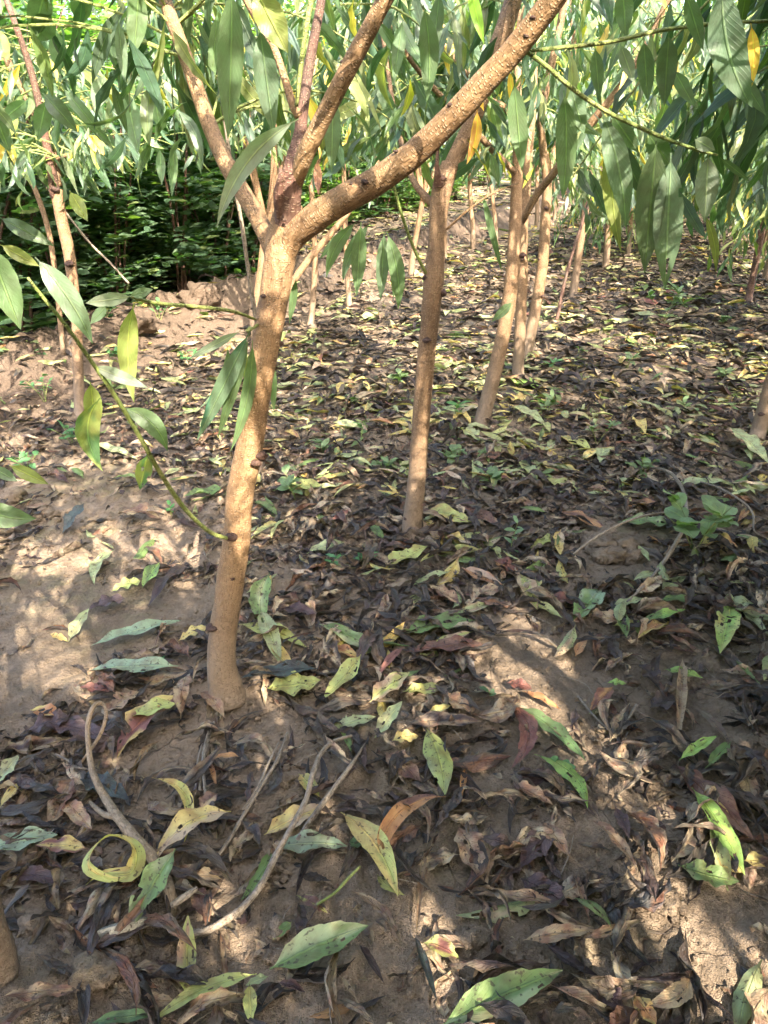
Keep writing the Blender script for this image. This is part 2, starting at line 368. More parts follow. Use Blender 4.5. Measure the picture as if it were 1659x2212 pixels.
# ------------------------------------------------------------------ where the sun gets through the leaves (points on ground, trunks)
SPOTS = []
def spot(u, v, r, up=0): SPOTS.append((*G(u, v, up), r * .62))
for a in [(55, 1205, .07), (120, 1215, .03), (162, 1215, .03), (95, 1385, .12), (165, 1420, .06), (225, 1150, .055), (275, 1200, .045),
          (335, 1165, .03), (385, 1170, .03), (270, 1260, .035), (10, 1150, .05), (440, 975, .055), (640, 1010, .06), (715, 1035, .06),
          (770, 1000, .05), (0, 1480, .04), (85, 900, .05), (20, 960, .07), (190, 1480, .035), (240, 1640, .02), (500, 1130, .03), (580, 1490, .05),
          (500, 1990, .045), (940, 1990, .025), (960, 2050, .025), (1230, 2010, .03), (700, 1760, .03), (250, 1970, .02), (1020, 2260, .05)]: spot(*a)
def strip(pts, r, step=.05):
    g = np.array([G(*p) for p in pts])
    for a, b in zip(g[:-1], g[1:]):
        k = max(1, int(np.linalg.norm(b - a) / step))
        for i in range(k + 1): q = a + (b - a) * i / k; SPOTS.append((*q, r))
strip([(1060, 1420), (1120, 1490), (1215, 1560)], .035); strip([(1325, 1660), (1400, 1740), (1520, 1830)], .038)
strip([(1425, 1930), (1520, 2040), (1680, 2230)], .045); strip([(1110, 1350), (1200, 1410)], .03)
for u, v, y, r in [(515, 1075, 1.22, .062), (525, 1020, 1.22, .04), (505, 1120, 1.22, .04), (908, 930, 1.94, .055), (912, 850, 1.94, .045), (590, 600, 1.27, .03),
                   (600, 560, 1.27, .03), (1095, 690, 2.88, .05), (945, 460, 1.96, .045), (950, 520, 1.96, .04), (1130, 110, 1.1, .04), (1070, 190, 1.12, .03),
                   (880, 340, 1.2, .025), (1175, 600, 4.0, .05), (890, 1000, 1.94, .03)]:
    SPOTS.append((*P(u, v, y), r))
SPOTS = np.array(SPOTS)
def sun_mask(p, marg=.014):
    """True for leaves that do not stand in one of the gaps"""
    keep = np.ones(len(p), bool)
    for i in range(0, len(p), 20000):
        q = p[i:i + 20000, None] - SPOTS[None, :, :3]; t = q @ S
        dd = np.linalg.norm(q - t[..., None] * S, axis=-1)
        keep[i:i + 20000] = ~np.any((t > .05) & (dd < SPOTS[None, :, 3] + marg), axis=1)
    return keep
def vmax(u):
    return np.interp(u, [-400, 0, 250, 480, 700, 900, 1100, 1300, 1659, 2100], [560, 480, 400, 350, 380, 360, 400, 480, 500, 520])
KEEP = [([(168, 780), (158, 620), (132, 470), (112, 370), (100, 310), (84, 220), (60, 130), (32, 50), (5, -30)], 2.9, 26), ([(100, 290), (60, 220), (25, 150), (0, 90)], 2.9, 16),
        ([(948, 450), (972, 355), (1010, 285), (1065, 130), (1100, 30)], 1.9, 34), ([(1108, 580), (1116, 400), (1122, 250), (1118, 180), (1125, 40)], 2.7, 22), ([(1112, 372), (1040, 298), (950, 205), (880, 120)], 2.6, 16),
        ([(1130, 475), (1195, 375), (1290, 250), (1345, 180), (1400, 90)], 3.1, 22), ([(1182, 400), (1168, 260), (1182, 180), (1220, 0)], 3.8, 18)]
def keepout(u, v, y):
    k = np.zeros(len(u), bool)
    for pl, yy, r in KEEP:
        for (a, b_), (c, d_) in zip(pl[:-1], pl[1:]):
            L2 = (c - a) ** 2 + (d_ - b_) ** 2; t = np.clip(((u - a) * (c - a) + (v - b_) * (d_ - b_)) / L2, 0, 1)
            k |= (y < yy) & (np.hypot(u - a - t * (c - a), v - b_ - t * (d_ - b_)) < r)
    return k
def view_mask(b, tip, near=1.15):
    """leaves allowed: outside the frame, or beyond arm's length and above the line where the photo shows foliage ending"""
    k = np.ones(len(b), bool)
    for p in (b, (b + tip) / 2, tip):
        u, v, d = proj(p); k &= ~(keepout(u, v, p[:, 1]) & (d > 0))
        mg = 40 + 28 / np.maximum(d, .12)
        infr = (d > 0.0) & (u > -mg) & (u < PW + mg) & (v > -np.where(d < near, mg, 40)) & (v < PH + mg)
        k &= ~(infr & ((d < near) | ((d < 5.0) & (v > vmax(u) + rng.normal(0, 45, len(u)))) ))
    return k

# ------------------------------------------------------------------ peach trees
LIVE = np.array([[.046, .095, .042], [.06, .118, .058], [.078, .135, .055], [.12, .18, .055], [.058, .112, .068], [.34, .32, .05]])
def pick_live(n, rg, bright=1.0):
    i = rg.choice(6, n, p=[.22, .24, .2, .19, .11, .04]); return LIVE[i] * rg.uniform(.65, 1.3, (n, 1)) * bright
def shoots_from(limbs, rg, per, lo=.25, slen=(.3, .65), zmin=.75, spread=1.0, droop=(.16, .16)):
    """long leafy shoots off each limb: returns shoot polylines and leaf parameters"""
    sh, LB, LD, LL = [], [], [], []
    for pts in limbs:
        q = catmull(pts, 24); cen = np.mean([l[0] for l in limbs], axis=0)
        for _ in range(per):
            k = rg.uniform(lo, 1.0); i = int(k * 23); b = q[i]
            if b[2] < zmin: continue
            out = b - cen; out[2] = 0; az = rg.uniform(0, 6.28)
            d = unit(.5 * unit(out) + spread * np.array([math.cos(az), math.sin(az), 0]) + np.array([0, 0, rg.uniform(-.1, .9)]))
            L = rg.uniform(*slen); m = 6; pl = [b]
            dd = d.copy(); dr = rg.uniform(*droop)
            for j in range(m):
                dd = unit(dd + np.array([0, 0, -dr]) + rg.normal(0, .06, 3)); pl.append(pl[-1] + dd * L / m)
            pl = np.array(pl); sh.append(pl)
            nl = int(L / .032); f = np.linspace(.08, 1, nl); c = catmull(pl, 30)
            pp = c[(f * 29).astype(int)]; tn = unit(np.gradient(c, axis=0))[(f * 29).astype(int)]
            ang = np.arange(nl) * 2.4 + rg.uniform(0, 6.28)
            rad = np.stack([np.cos(ang), np.sin(ang), np.zeros(nl)], -1)
            dv = unit(.45 * tn + .65 * rad + np.array([0, 0, -1.15]) * rg.uniform(.5, 1.3, (nl, 1)))
            LB.append(pp); LD.append(dv); LL.append(rg.uniform(.07, .165, nl))
    if not LB: return [], np.zeros((0, 3)), np.zeros((0, 3)), np.zeros(0)
    return sh, np.concatenate(LB), np.concatenate(LD), np.concatenate(LL)
def proto_limbs(rg, H=2.3, fork=.75, nl=3, rt=.027):
    lean = rg.normal(0, .05, 2)
    tr = np.array([[0, 0, -.06], [lean[0] * .2, lean[1] * .2, fork * .3], [lean[0] * .6, lean[1] * .6, fork * .65], [lean[0], lean[1], fork]])
    limbs = []; a0 = rg.uniform(0, 6.28)
    for k in range(nl):
        az = a0 + k * 6.28 / nl + rg.normal(0, .25); sp = rg.uniform(.28, .55); h = H * rg.uniform(.85, 1.05) - fork
        p = [tr[-1] - np.array([0, 0, .03])]
        for f in (.18, .42, .7, 1.0):
            rr = sp * (f ** .75); p.append(tr[-1] + np.array([math.cos(az) * rr, math.sin(az) * rr, h * f]) + rg.normal(0, .025, 3))
        limbs.append(np.array(p))
    return tr, limbs
def build_foliage(parent, sh, LB, LD, LL, rg, mask=None, nv=6, nu=2, name='foliage', origin=None, bright=1.0):
    if mask is not None: LB, LD, LL = LB[mask], LD[mask], LL[mask]
    if not len(LB): return None
    n = len(LB); az = rg.uniform(0, 6.28, n); nr = np.stack([np.cos(az), np.sin(az), rg.uniform(0, .5, n)], -1)
    b = Buf()
    b.add(*leaf_arrays(LB, LD, nr, LL, LL * rg.uniform(.15, .225, n), bend=rg.normal(-.3, .6, n), fold=rg.uniform(.05, .5, n), wave=rg.uniform(.03, .2, n), side=rg.normal(0, .06, n),
                       twist=rg.normal(0, .9, n), cols=pick_live(n, rg, bright), nv=nv, nu=nu, rg=rg))
    return b.build(name, M_LIVE, parent, origin=origin)
def build_twigs(parent, sh, rg, origin=None, ok=None):
    b = Buf()
    for i, pl in enumerate(sh):
        if ok is not None and not ok[i]: continue
        r = rg.uniform(.0022, .0035); b.add(*tube_arrays(pl, np.linspace(r, r * .45, len(pl)), n=8, seg=4, rough=0, c=(1, 1, 1), cap=False))
    if b.n: return b.build('shoots', M_STEM, parent, origin=origin)

# prototypes for the rows
PROTO = []
for k in range(8):          # 0-4 the ordinary trees; 5-6 crowns thickened to cast shade, round and behind the camera; 7 a thin one for the left row
    rg = np.random.default_rng(100 + k); tr, limbs = proto_limbs(rg, rg.uniform(2.1, 2.5) + (.35 if k in (5, 6) else 0), rg.uniform(.5, .75), 3 + (k % 2), rg.uniform(.022, .03))
    if k in (5, 6): sh, LB, LD, LL = shoots_from(limbs, rg, 46 if k == 5 else 38, .12, (.4, .8), 1.0); LL = LL * 1.12
    elif k == 7: sh, LB, LD, LL = shoots_from(limbs, rg, 30, .3)
    else: sh, LB, LD, LL = shoots_from(limbs, rg, 36 if k % 2 == 0 else 30, .08, (.35, .85), .5, droop=(.15, .6))
    r0 = rg.uniform(.022, .029)
    PROTO.append(dict(tr=tr, limbs=limbs, sh=sh, LB=LB, LD=LD, LL=LL, r=r0, me={}))
def proto_mesh(k):
    p = PROTO[k]
    if p['me']: return p['me']
    rg = np.random.default_rng(500 + k); me = {}
    r = p['r']; t = Buf(); t.add(*tube_arrays(p['tr'], [r * 1.25, r * 1.05, r, r * .98], n=18, seg=9, rough=.08, seed=k)); o = t.build('trunk', M_BARKR); me['trunk'] = o.data; bpy.data.objects.remove(o)
    me['limbs'] = []
    for j, q in enumerate(p['limbs']):
        t = Buf(); t.add(*tube_arrays(q, [r * .75, r * .66, r * .52, r * .36, r * .16], n=16, seg=7, rough=.06, seed=k * 7 + j)); o = t.build('limb', M_BARKR); me['limbs'].append(o.data); bpy.data.objects.remove(o)
    o = build_foliage(None, p['sh'], p['LB'], p['LD'], p['LL'], rg); me['foliage'] = o.data; bpy.data.objects.remove(o)
    o = build_twigs(None, p['sh'], rg); me['shoots'] = o.data; bpy.data.objects.remove(o)
    p['me'] = me; return me
ORD = ['zeroth', 'first', 'second', 'third', 'fourth', 'fifth', 'sixth', 'seventh', 'eighth', 'ninth', 'tenth', 'eleventh', 'twelfth', 'thirteenth', 'fourteenth',
       'fifteenth', 'sixteenth', 'seventeenth', 'eighteenth', 'nineteenth', 'twentieth'] + ['twenty-' + x for x in ('first', 'second', 'third', 'fourth', 'fifth', 'sixth', 'seventh', 'eighth', 'ninth')]
def row_tree(x, y, k, rz, scale, label, group):
    p = PROTO[k]; me = proto_mesh(k); z = float(height(x, y)); root = empty('peach_tree', (x, y, z)); tag(root, label, 'tree', group)
    c, s = math.cos(rz), math.sin(rz); RM = np.array([[c, -s, 0], [s, c, 0], [0, 0, 1]]) * scale
    wb = p['LB'] @ RM.T + [x, y, z]; tip = wb + (p['LD'] @ RM.T) * p['LL'][:, None]
    gh = wb - S * ((wb[:, 2:3]) / S[2])
    critical = (math.hypot(x, y) < 4.6) or np.any((gh[:, 1] > .3) & (gh[:, 1] < 3.2) & (np.abs(gh[:, 0]) < 1.6))
    def ch(name, m):
        o = bpy.data.objects.new(name, m); col.objects.link(o); o.parent = root; return o
    root.rotation_euler = (0, 0, rz); root.scale = (scale,) * 3
    ch('trunk', me['trunk'])
    for m in me['limbs']: ch('limb', m)
    if critical:
        mk = view_mask(wb, tip) & sun_mask(wb) & sun_mask(wb * .65 + tip * .35) & sun_mask(wb * .3 + tip * .7) & sun_mask(tip)
        rg = np.random.default_rng(int(1000 + abs(x) * 977 + abs(y) * 131))
        build_foliage(root, p['sh'], p['LB'], p['LD'], p['LL'], rg, mk, nv=4 if k in (5, 6) else 6)
        ok = [bool(np.all(view_mask(q @ RM.T + [x, y, z], q @ RM.T + [x, y, z]))) for q in p['sh']]
        build_twigs(root, p['sh'], rg, ok=ok)
    else:
        ch('foliage', me['foliage']); ch('shoots', me['shoots'])
    return root

# ---- trees built to their own outline in the photograph
def LP(pts):        # (u, v, y, width px) -> points, radii
    X = np.array([P(u, v, y) if y else G(u, v, -.03) for u, v, y, wv in pts])
    for i, (u, v, y, wv) in enumerate(pts):
        pass
    _, _, d = proj(X); return X, np.array([p[3] for p in pts]) / 2 * d / FPX
def part_tube(parent, org, name, pts, mat=None, n=40, seg=16, rough=.05, seed=0, label=None):
    X, r = LP(pts); b = Buf(); b.add(*tube_arrays(X, r, n, seg, rough, seed=seed)); o = b.build(name, mat or M_BARK, parent, origin=org)
    if label: o['label'] = label
    return o, X
def knot(parent, org, u, v, y, wpx, front=.6, seed=1):
    """a dark healed bud scar sitting on the bark"""
    c = P(u, v, y + .010 if org[1] < 1.4 else y + .006); _, _, d = proj(c); r = wpx / 2 * d[0] / FPX * 1.4
    th = np.linspace(0, 2 * np.pi, 11); ph = np.linspace(0, np.pi, 7); rg = np.random.default_rng(seed)
    T, Pp = np.meshgrid(th, ph); k = 1 + .55 * (fbm(np.cos(T) * 1.6 + seed, np.sin(T) * 1.6 + Pp * 2, 3, seed) - .5) * 2
    k[:, -1] = k[:, 0]
    V = np.stack([np.cos(T) * np.sin(Pp) * k, np.sin(T) * np.sin(Pp) * k * .8, np.cos(Pp) * k * .62], -1) * r
    V = V.reshape(-1, 3) + c + unit(np.array([0, 0, HC]) - c) * 0
    ii = np.arange(77).reshape(7, 11); F = np.stack([ii[:-1, :-1], ii[:-1, 1:], ii[1:, 1:], ii[1:, :-1]], -1).reshape(-1, 4)
    b = Buf(); b.add(V, F, np.stack([T * r, Pp * r], -1).reshape(-1, 2), np.ones((77, 3))); return b.build('bark_knot', M_KNOT, parent, origin=org)
GC = dict(g=(.06, .125, .042), gb=(.065, .13, .06), gl=(.08, .155, .07), yg=(.13, .20, .045), y=(.46, .38, .05), d=(.045, .09, .03), pale=(.115, .185, .10), br=(.12, .08, .05))
def hang(parent, org, u0, v0, u1, v1, y, wpx, c='g', y1=None, face=0., bend=.35, twist=0., wave=.06, fold=.2, side=0., holes=0, nv=16, name='leaf', c2=None, seed=None, mat=None, label=None):
    a = P(u0, v0, y); b = P(u1, v1, y1 if y1 else y); L = float(np.linalg.norm(b - a)); d = (b - a) / L
    Lc = L * (abs(bend) / 2 / math.sin(abs(bend) / 2) if abs(bend) > 1e-3 else 1)
    _, _, dep = proj((a + b) / 2); W = .84 * wpx * dep[0] / FPX / max(.35, math.cos(face)); twist = twist if twist else math.sin(u0 * 1.7 + v0) * .45
    tocam = unit(np.array([0, 0, HC]) - (a + b) / 2); ax = unit(np.cross(d, tocam)); nn = tocam * math.cos(face) + ax * math.sin(face)
    rg = np.random.default_rng(seed if seed is not None else int(abs(u0 * 7 + v0 * 13 + u1)) % 99991)
    if isinstance(c, str): c = GC[c]
    B = Buf(); B.add(*leaf_arrays(a, d, nn, Lc, W, bend=bend, twist=twist, wave=wave, fold=fold, side=side, jag=.05, cols=np.array(c) * rg.uniform(.9, 1.1), col2=c2, nv=nv, nu=6, holes=holes, rg=rg))
    o = B.build(name, mat or M_LIVE, parent, origin=org)
    if label: o['label'] = label
    return o
def auto_foliage(parent, org, limbs, seed, per, zmin=.8, near=1.15, slen=(.3, .6), vm=True, lo=.15, thin=0.):
    rg = np.random.default_rng(seed); sh, LB, LD, LL = shoots_from(limbs, rg, per, lo, slen, zmin)
    tip = LB + LD * LL[:, None]; mk = sun_mask(LB) & sun_mask(LB * .65 + tip * .35) & sun_mask(LB * .3 + tip * .7) & sun_mask(tip) & view_mask(LB, tip, near)
    if thin:
        u_, v_, d_ = proj(LB * .4 + tip * .6); mk &= ~((d_ > 0) & (u_ > -20) & (u_ < PW) & (v_ > -60) & (v_ < PH) & (rg.random(len(LB)) < thin))
    build_foliage(parent, sh, LB, LD, LL, rg, mk, nv=8, nu=4, origin=org)
    ok = [bool(np.all(view_mask(q, q, near))) for q in sh]
    build_twigs(parent, sh, rg, origin=org, ok=ok)

# the first, large forked tree
o1 = G(485, 1500); T1 = empty('peach_tree', o1); tag(T1, 'largest forked peach tree, its lit trunk leaning up from the left foreground', 'tree', 'young peach trees in rows')
part_tube(T1, o1, 'trunk', [(492, 1512, 1.205, 84), (487, 1480, 1.21, 72), (478, 1420, 1.21, 62), (490, 1310, 1.22, 58), (508, 1180, 1.225, 59), (521, 1060, 1.23, 58), (541, 950, 1.235, 56), (556, 840, 1.24, 59),
    (576, 730, 1.25, 64), (594, 630, 1.26, 64), (603, 570, 1.27, 67), (611, 520, 1.28, 72), (622, 470, 1.28, 66), (626, 440, 1.28, 54)], n=150, seg=32, rough=.09, seed=3)
_, LA = part_tube(T1, o1, 'limb', [(602, 600, 1.272, 34), (584, 530, 1.285, 38), (545, 450, 1.33, 38), (492, 360, 1.38, 36), (450, 265, 1.45, 34), (418, 170, 1.5, 32), (385, 80, 1.56, 30), (350, -20, 1.62, 28), (290, -220, 1.72, 24), (220, -500, 1.9, 16)], seed=4)
_, LB_ = part_tube(T1, o1, 'limb', [(606, 585, 1.276, 40), (630, 518, 1.266, 52), (676, 474, 1.245, 60), (740, 432, 1.215, 59), (812, 392, 1.19, 58), (890, 336, 1.165, 56), (968, 262, 1.14, 54), (1030, 195, 1.12, 53), (1100, 120, 1.10, 52), (1160, 45, 1.08, 52), (1225, -45, 1.06, 50), (1330, -220, 1.04, 44), (1420, -420, 1.05, 34)], n=80, seg=24, seed=5)
_, LC = part_tube(T1, o1, 'limb', [(618, 500, 1.28, 62), (622, 450, 1.27, 56), (628, 400, 1.26, 50), (637, 350, 1.26, 42), (648, 290, 1.27, 28), (655, 230, 1.28, 24), (668, 140, 1.30, 22), (683, 60, 1.31, 20), (697, -20, 1.33, 18), (720, -200, 1.4, 14)], M_BARK2, seed=6, label='dark dead middle limb with rough split bark')
_, LD_ = part_tube(T1, o1, 'limb', [(640, 400, 1.26, 26), (655, 345, 1.24, 38), (690, 270, 1.22, 38), (728, 195, 1.20, 38), (770, 115, 1.19, 38), (812, 35, 1.18, 36), (860, -60, 1.17, 34), (930, -250, 1.2, 28)], n=50, seg=20, seed=7)
_, LE = part_tube(T1, o1, 'limb', [(645, 250, 1.27, 18), (632, 225, 1.27, 18), (615, 170, 1.28, 16), (598, 120, 1.29, 17), (575, 75, 1.30, 18), (545, 25, 1.32, 15), (510, -40, 1.34, 14)], n=30, seg=12, seed=8)
part_tube(T1, o1, 'dead_stub', [(606, 470, 1.26, 20), (602, 420, 1.25, 22), (607, 385, 1.245, 15), (605, 362, 1.245, 6)], M_BARK2, n=16, seg=9, rough=.2, seed=9)
shg, _ = part_tube(T1, o1, 'shoot', [(640, 230, 1.25, 8), (648, 160, 1.25, 10), (660, 70, 1.25, 11), (676, -20, 1.26, 12)], M_STEM, n=20, seg=8, seed=9)
for i, (u, v, y, ww) in enumerate([(540, 848, 1.215, 20), (563, 985, 1.212, 24), (500, 1160, 1.19, 21), (458, 1355, 1.19, 22), (603, 742, 1.24, 16), (553, 1000, 1.20, 16), (502, 1250, 1.19, 9), (549, 1105, 1.21, 10), (570, 640, 1.23, 10),
        (458, 290, 1.44, 8), (520, 413, 1.34, 7), (482, 367, 1.38, 6), (788, 393, 1.165, 12), (760, 397, 1.18, 8), (977, 227, 1.115, 14), (1155, 37, 1.06, 15), (1138, 78, 1.065, 11), (740, 133, 1.18, 8), (720, 240, 1.2, 7), (855, 327, 1.15, 8), (615, 476, 1.235, 6)]):
    knot(T1, o1, u, v, y, ww, seed=i)
# rooted shoot low on the trunk, arching up and left
s1, _ = part_tube(T1, o1, 'shoot', [(496, 1164, 1.20, 9), (455, 1150, 1.17, 9), (400, 1100, 1.12, 10), (345, 1020, 1.07, 10), (300, 940, 1.03, 10), (245, 850, 1.0, 10), (190, 770, .98, 9), (140, 700, .96, 8), (95, 645, .95, 8), (60, 600, .94, 6)], M_STEM, n=50, seg=10, rough=.05, seed=11)
for a in [(75, 555, 200, 742, .92, 62, 'gl', dict(bend=-.5, twist=.4, side=.05)), (-30, 520, 45, 712, .9, 80, 'g', dict(bend=.3)), (0, 528, 85, 575, .96, 34, 'yg', dict(bend=.5)),
          (200, 790, 320, 838, .99, 34, 'pale', dict(bend=-.6)), (218, 858, 222, 1018, 1.0, 62, 'yg', dict(bend=.9, twist=.5, side=-.16, c2=(.05, .13, .04))), (195, 825, 208, 935, 1.01, 46, 'yg', dict(bend=.4)),
          (265, 880, 362, 975, 1.02, 50, 'g', dict(bend=-.8, side=.14)), (318, 982, 302, 1058, 1.05, 42, 'yg', dict(bend=.4, holes=4, c2=(.05, .14, .04))),
          (20, 1005, 105, 1046, .98, 34, 'yg', dict(bend=.5)), (-40, 1090, 78, 1120, .8, 62, 'g', dict(bend=-1.0, side=-.1)), (-20, 1008, 38, 1040, .9, 30, 'gl', dict(bend=.3))]:
    u0, v0, u1, v1, y, wv, c, kw = a; hang(s1, o1, u0, v0, u1, v1, y, wv, c, **kw)
s2, _ = part_tube(T1, o1, 'shoot', [(552, 690, 1.24, 6), (500, 672, 1.18, 8), (420, 662, 1.12, 8), (340, 655, 1.08, 8), (285, 642, 1.05, 6)], M_STEM, n=30, seg=8, seed=12)
for a in [(290, 655, 290, 870, 1.06, 52, 'yg', dict(bend=.7, side=-.06, twist=.5)), (285, 640, 185, 655, 1.05, 34, 'pale', dict(bend=-.7)), (280, 640, 330, 625, 1.05, 26, 'gl', dict(bend=.6)),
          (230, 660, 195, 700, 1.04, 26, 'gl', dict())]:
    u0, v0, u1, v1, y, wv, c, kw = a; hang(s2, o1, u0, v0, u1, v1, y, wv, c, **kw)
s3, _ = part_tube(T1, o1, 'shoot', [(560, 700, 1.25, 7), (548, 708, 1.2, 7), (535, 716, 1.17, 6)], M_STEM, n=10, seg=8, seed=13)
for a in [(540, 715, 425, 952, 1.16, 46, 'gb', dict(bend=.3, c2=(.03, .1, .05))), (540, 722, 470, 948, 1.19, 30, 'd', dict(bend=-.3)), (545, 735, 498, 975, 1.2, 34, 'g', dict(bend=.4, side=.05)),
          (520, 715, 408, 775, 1.18, 22, 'pale', dict(bend=-.4)), (490, 745, 430, 882, 1.2, 24, 'gl', dict(bend=.9, side=.14)), (585, 770, 592, 890, 1.3, 24, 'g', dict()), (540, 760, 535, 850, 1.26, 30, 'yg', dict(bend=.3))]:
    u0, v0, u1, v1, y, wv, c, kw = a; hang(s3, o1, u0, v0, u1, v1, y, wv, c, **kw)
for a in [(500, -40, 492, 300, 1.05, 68, 'g', dict(wave=.03, face=.2)), (560, 55, 592, 292, 1.12, 62, 'gb', dict(bend=-.3)), (645, 256, 468, 492, 1.0, 50, 'pale', dict(bend=.7, side=-.10, fold=.5, wave=.03)),
          (548, -30, 622, 115, 1.1, 78, 'yg', dict(bend=.3)), (560, -60, 580, 60, 1.14, 50, 'g', dict()), (720, 200, 716, 372, 1.3, 44, 'gl', dict(bend=.2)), (700, 240, 695, 330, 1.32, 32, 'yg', dict()),
          (415, -40, 380, 180, 1.6, 34, 'd', dict()), (300, -30, 290, 120, 1.5, 55, 'g', dict()), (255, 40, 270, 180, 1.45, 30, 'gl', dict()), (685, 345, 688, 420, 1.22, 22, (.16, .09, .05), dict(bend=1.2, mat=M_DEAD)),
          (1110, 172, 1128, 372, 1.15, 50, 'g', dict(bend=.25)), (1100, 150, 1112, 250, 1.2, 20, 'y', dict()), (1012, -40, 1045, 95, 1.0, 30, (.12, .30, .03), dict(bend=.4)),
          (915, 10, 922, 220, 1.25, 52, 'g', dict(side=.05)), (640, 600, 625, 700, 1.35, 20, 'g', dict()), (870, 40, 850, 180, 1.4, 34, 'gl', dict()),
          (470, 20, 455, 200, 1.5, 30, 'g', dict()), (950, -20, 935, 120, 1.3, 38, 'gb', dict())]:
    u0, v0, u1, v1, y, wv, c, kw = a; hang(T1, o1, u0, v0, u1, v1, y, wv, c, **kw)
# green shoot crossing to the right with its row of hanging leaves
s4, _ = part_tube(T1, o1, 'shoot', [(1105, 90, 1.12, 8), (1170, 135, 1.12, 10), (1235, 190, 1.13, 10), (1300, 235, 1.14, 9), (1370, 270, 1.15, 9), (1440, 300, 1.16, 8), (1510, 325, 1.17, 7), (1550, 335, 1.18, 5)], M_STEM, n=50, seg=8, rough=.05, seed=14)
for a in [(1218, 195, 1215, 432, 1.15, 56, 'g', dict(bend=.25, side=.03)), (1232, 185, 1262, 290, 1.16, 44, 'gl', dict(bend=-.3)), (1300, 240, 1352, 492, 1.16, 62, 'gl', dict(bend=-.4, side=.04, twist=-.3)), (1330, 255, 1342, 545, 1.2, 48, 'yg', dict(bend=.3, side=-.05)),
          (1418, 300, 1392, 590, 1.12, 76, 'd', dict(bend=.25, wave=.04)), (1400, 290, 1450, 360, 1.17, 54, 'g', dict(bend=.5)), (1450, 330, 1436, 625, 1.12, 74, 'gl', dict(bend=-.3, wave=.05, holes=2)), (1530, 332, 1522, 482, 1.16, 58, 'pale', dict(bend=.3)),
          (1522, 462, 1546, 588, 1.18, 22, 'yg', dict(bend=-.3, side=.06)), (1500, 300, 1545, 325, 1.15, 34, 'pale', dict(bend=.7)), (1320, 245, 1380, 330, 1.18, 44, 'g', dict(bend=.4)), (1555, 340, 1620, 392, 1.2, 18, 'g', dict())]:
    u0, v0, u1, v1, y, wv, c, kw = a; hang(s4, o1, u0, v0, u1, v1, y, wv, c, **kw)
s5, _ = part_tube(T1, o1, 'shoot', [(1135, 110, 1.12, 8), (1210, 103, 1.14, 9), (1320, 90, 1.2, 9), (1430, 65, 1.25, 9), (1560, 50, 1.3, 8), (1690, 45, 1.35, 8)], M_STEM, n=40, seg=8, rough=.05, seed=15)
for a in [(1560, -40, 1625, 232, 1.05, 88, 'gb', dict(bend=-.5, twist=-.4, side=-.07, wave=.08)), (1622, 50, 1618, 200, 1.2, 30, 'y', dict(side=.05)), (1390, 85, 1400, 220, 1.28, 44, 'g', dict()), (1445, 70, 1435, 230, 1.3, 54, 'd', dict(twist=.3)),
          (1455, 150, 1500, 230, 1.3, 34, 'gl', dict()), (1340, 95, 1370, 180, 1.25, 34, 'pale', dict()), (1285, 100, 1295, 215, 1.3, 34, 'g', dict()), (1480, -20, 1520, 110, 1.2, 40, 'g', dict()), (1590, 150, 1655, 250, 1.2, 34, 'gl', dict()), (1345, -30, 1352, 80, 1.3, 48, 'g', dict())]:
    u0, v0, u1, v1, y, wv, c, kw = a; hang(s5, o1, u0, v0, u1, v1, y, wv, c, **kw)
auto_foliage(T1, o1, [LA, LA, LA, LD_, LC, LB_], 21, 42, near=1.25, slen=(.4, .8), lo=.35, thin=.85)

def own_tree(org_uv, label, parts, fol_seed, per, knots=(), extra=(), zmin=.8, near=1.2, slen=(.3, .6), group='young peach trees in rows'):
    o = G(*org_uv); T = empty('peach_tree', o); tag(T, label, 'tree', group); limbs = []
    for i, (nm, pts, m) in enumerate(parts):
        _, X = part_tube(T, o, nm, pts, m or M_BARKR, n=60 if nm == 'trunk' else 30, seg=18 if nm == 'trunk' else 11, seed=int(org_uv[0]) + i, rough=.06 if m is not M_MUD else .22)
        if nm != 'trunk' and nm != 'dead_stub': limbs.append(X)
    for i, k in enumerate(knots): knot(T, o, *k, seed=i + 40)
    for a in extra: u0, v0, u1, v1, y, wv, c, kw = a; hang(T, o, u0, v0, u1, v1, y, wv, c, **kw)
    if per and limbs: auto_foliage(T, o, limbs, fol_seed, per, zmin, near, slen, thin=.55 if fol_seed in (81, 82) else 0.)
    return T
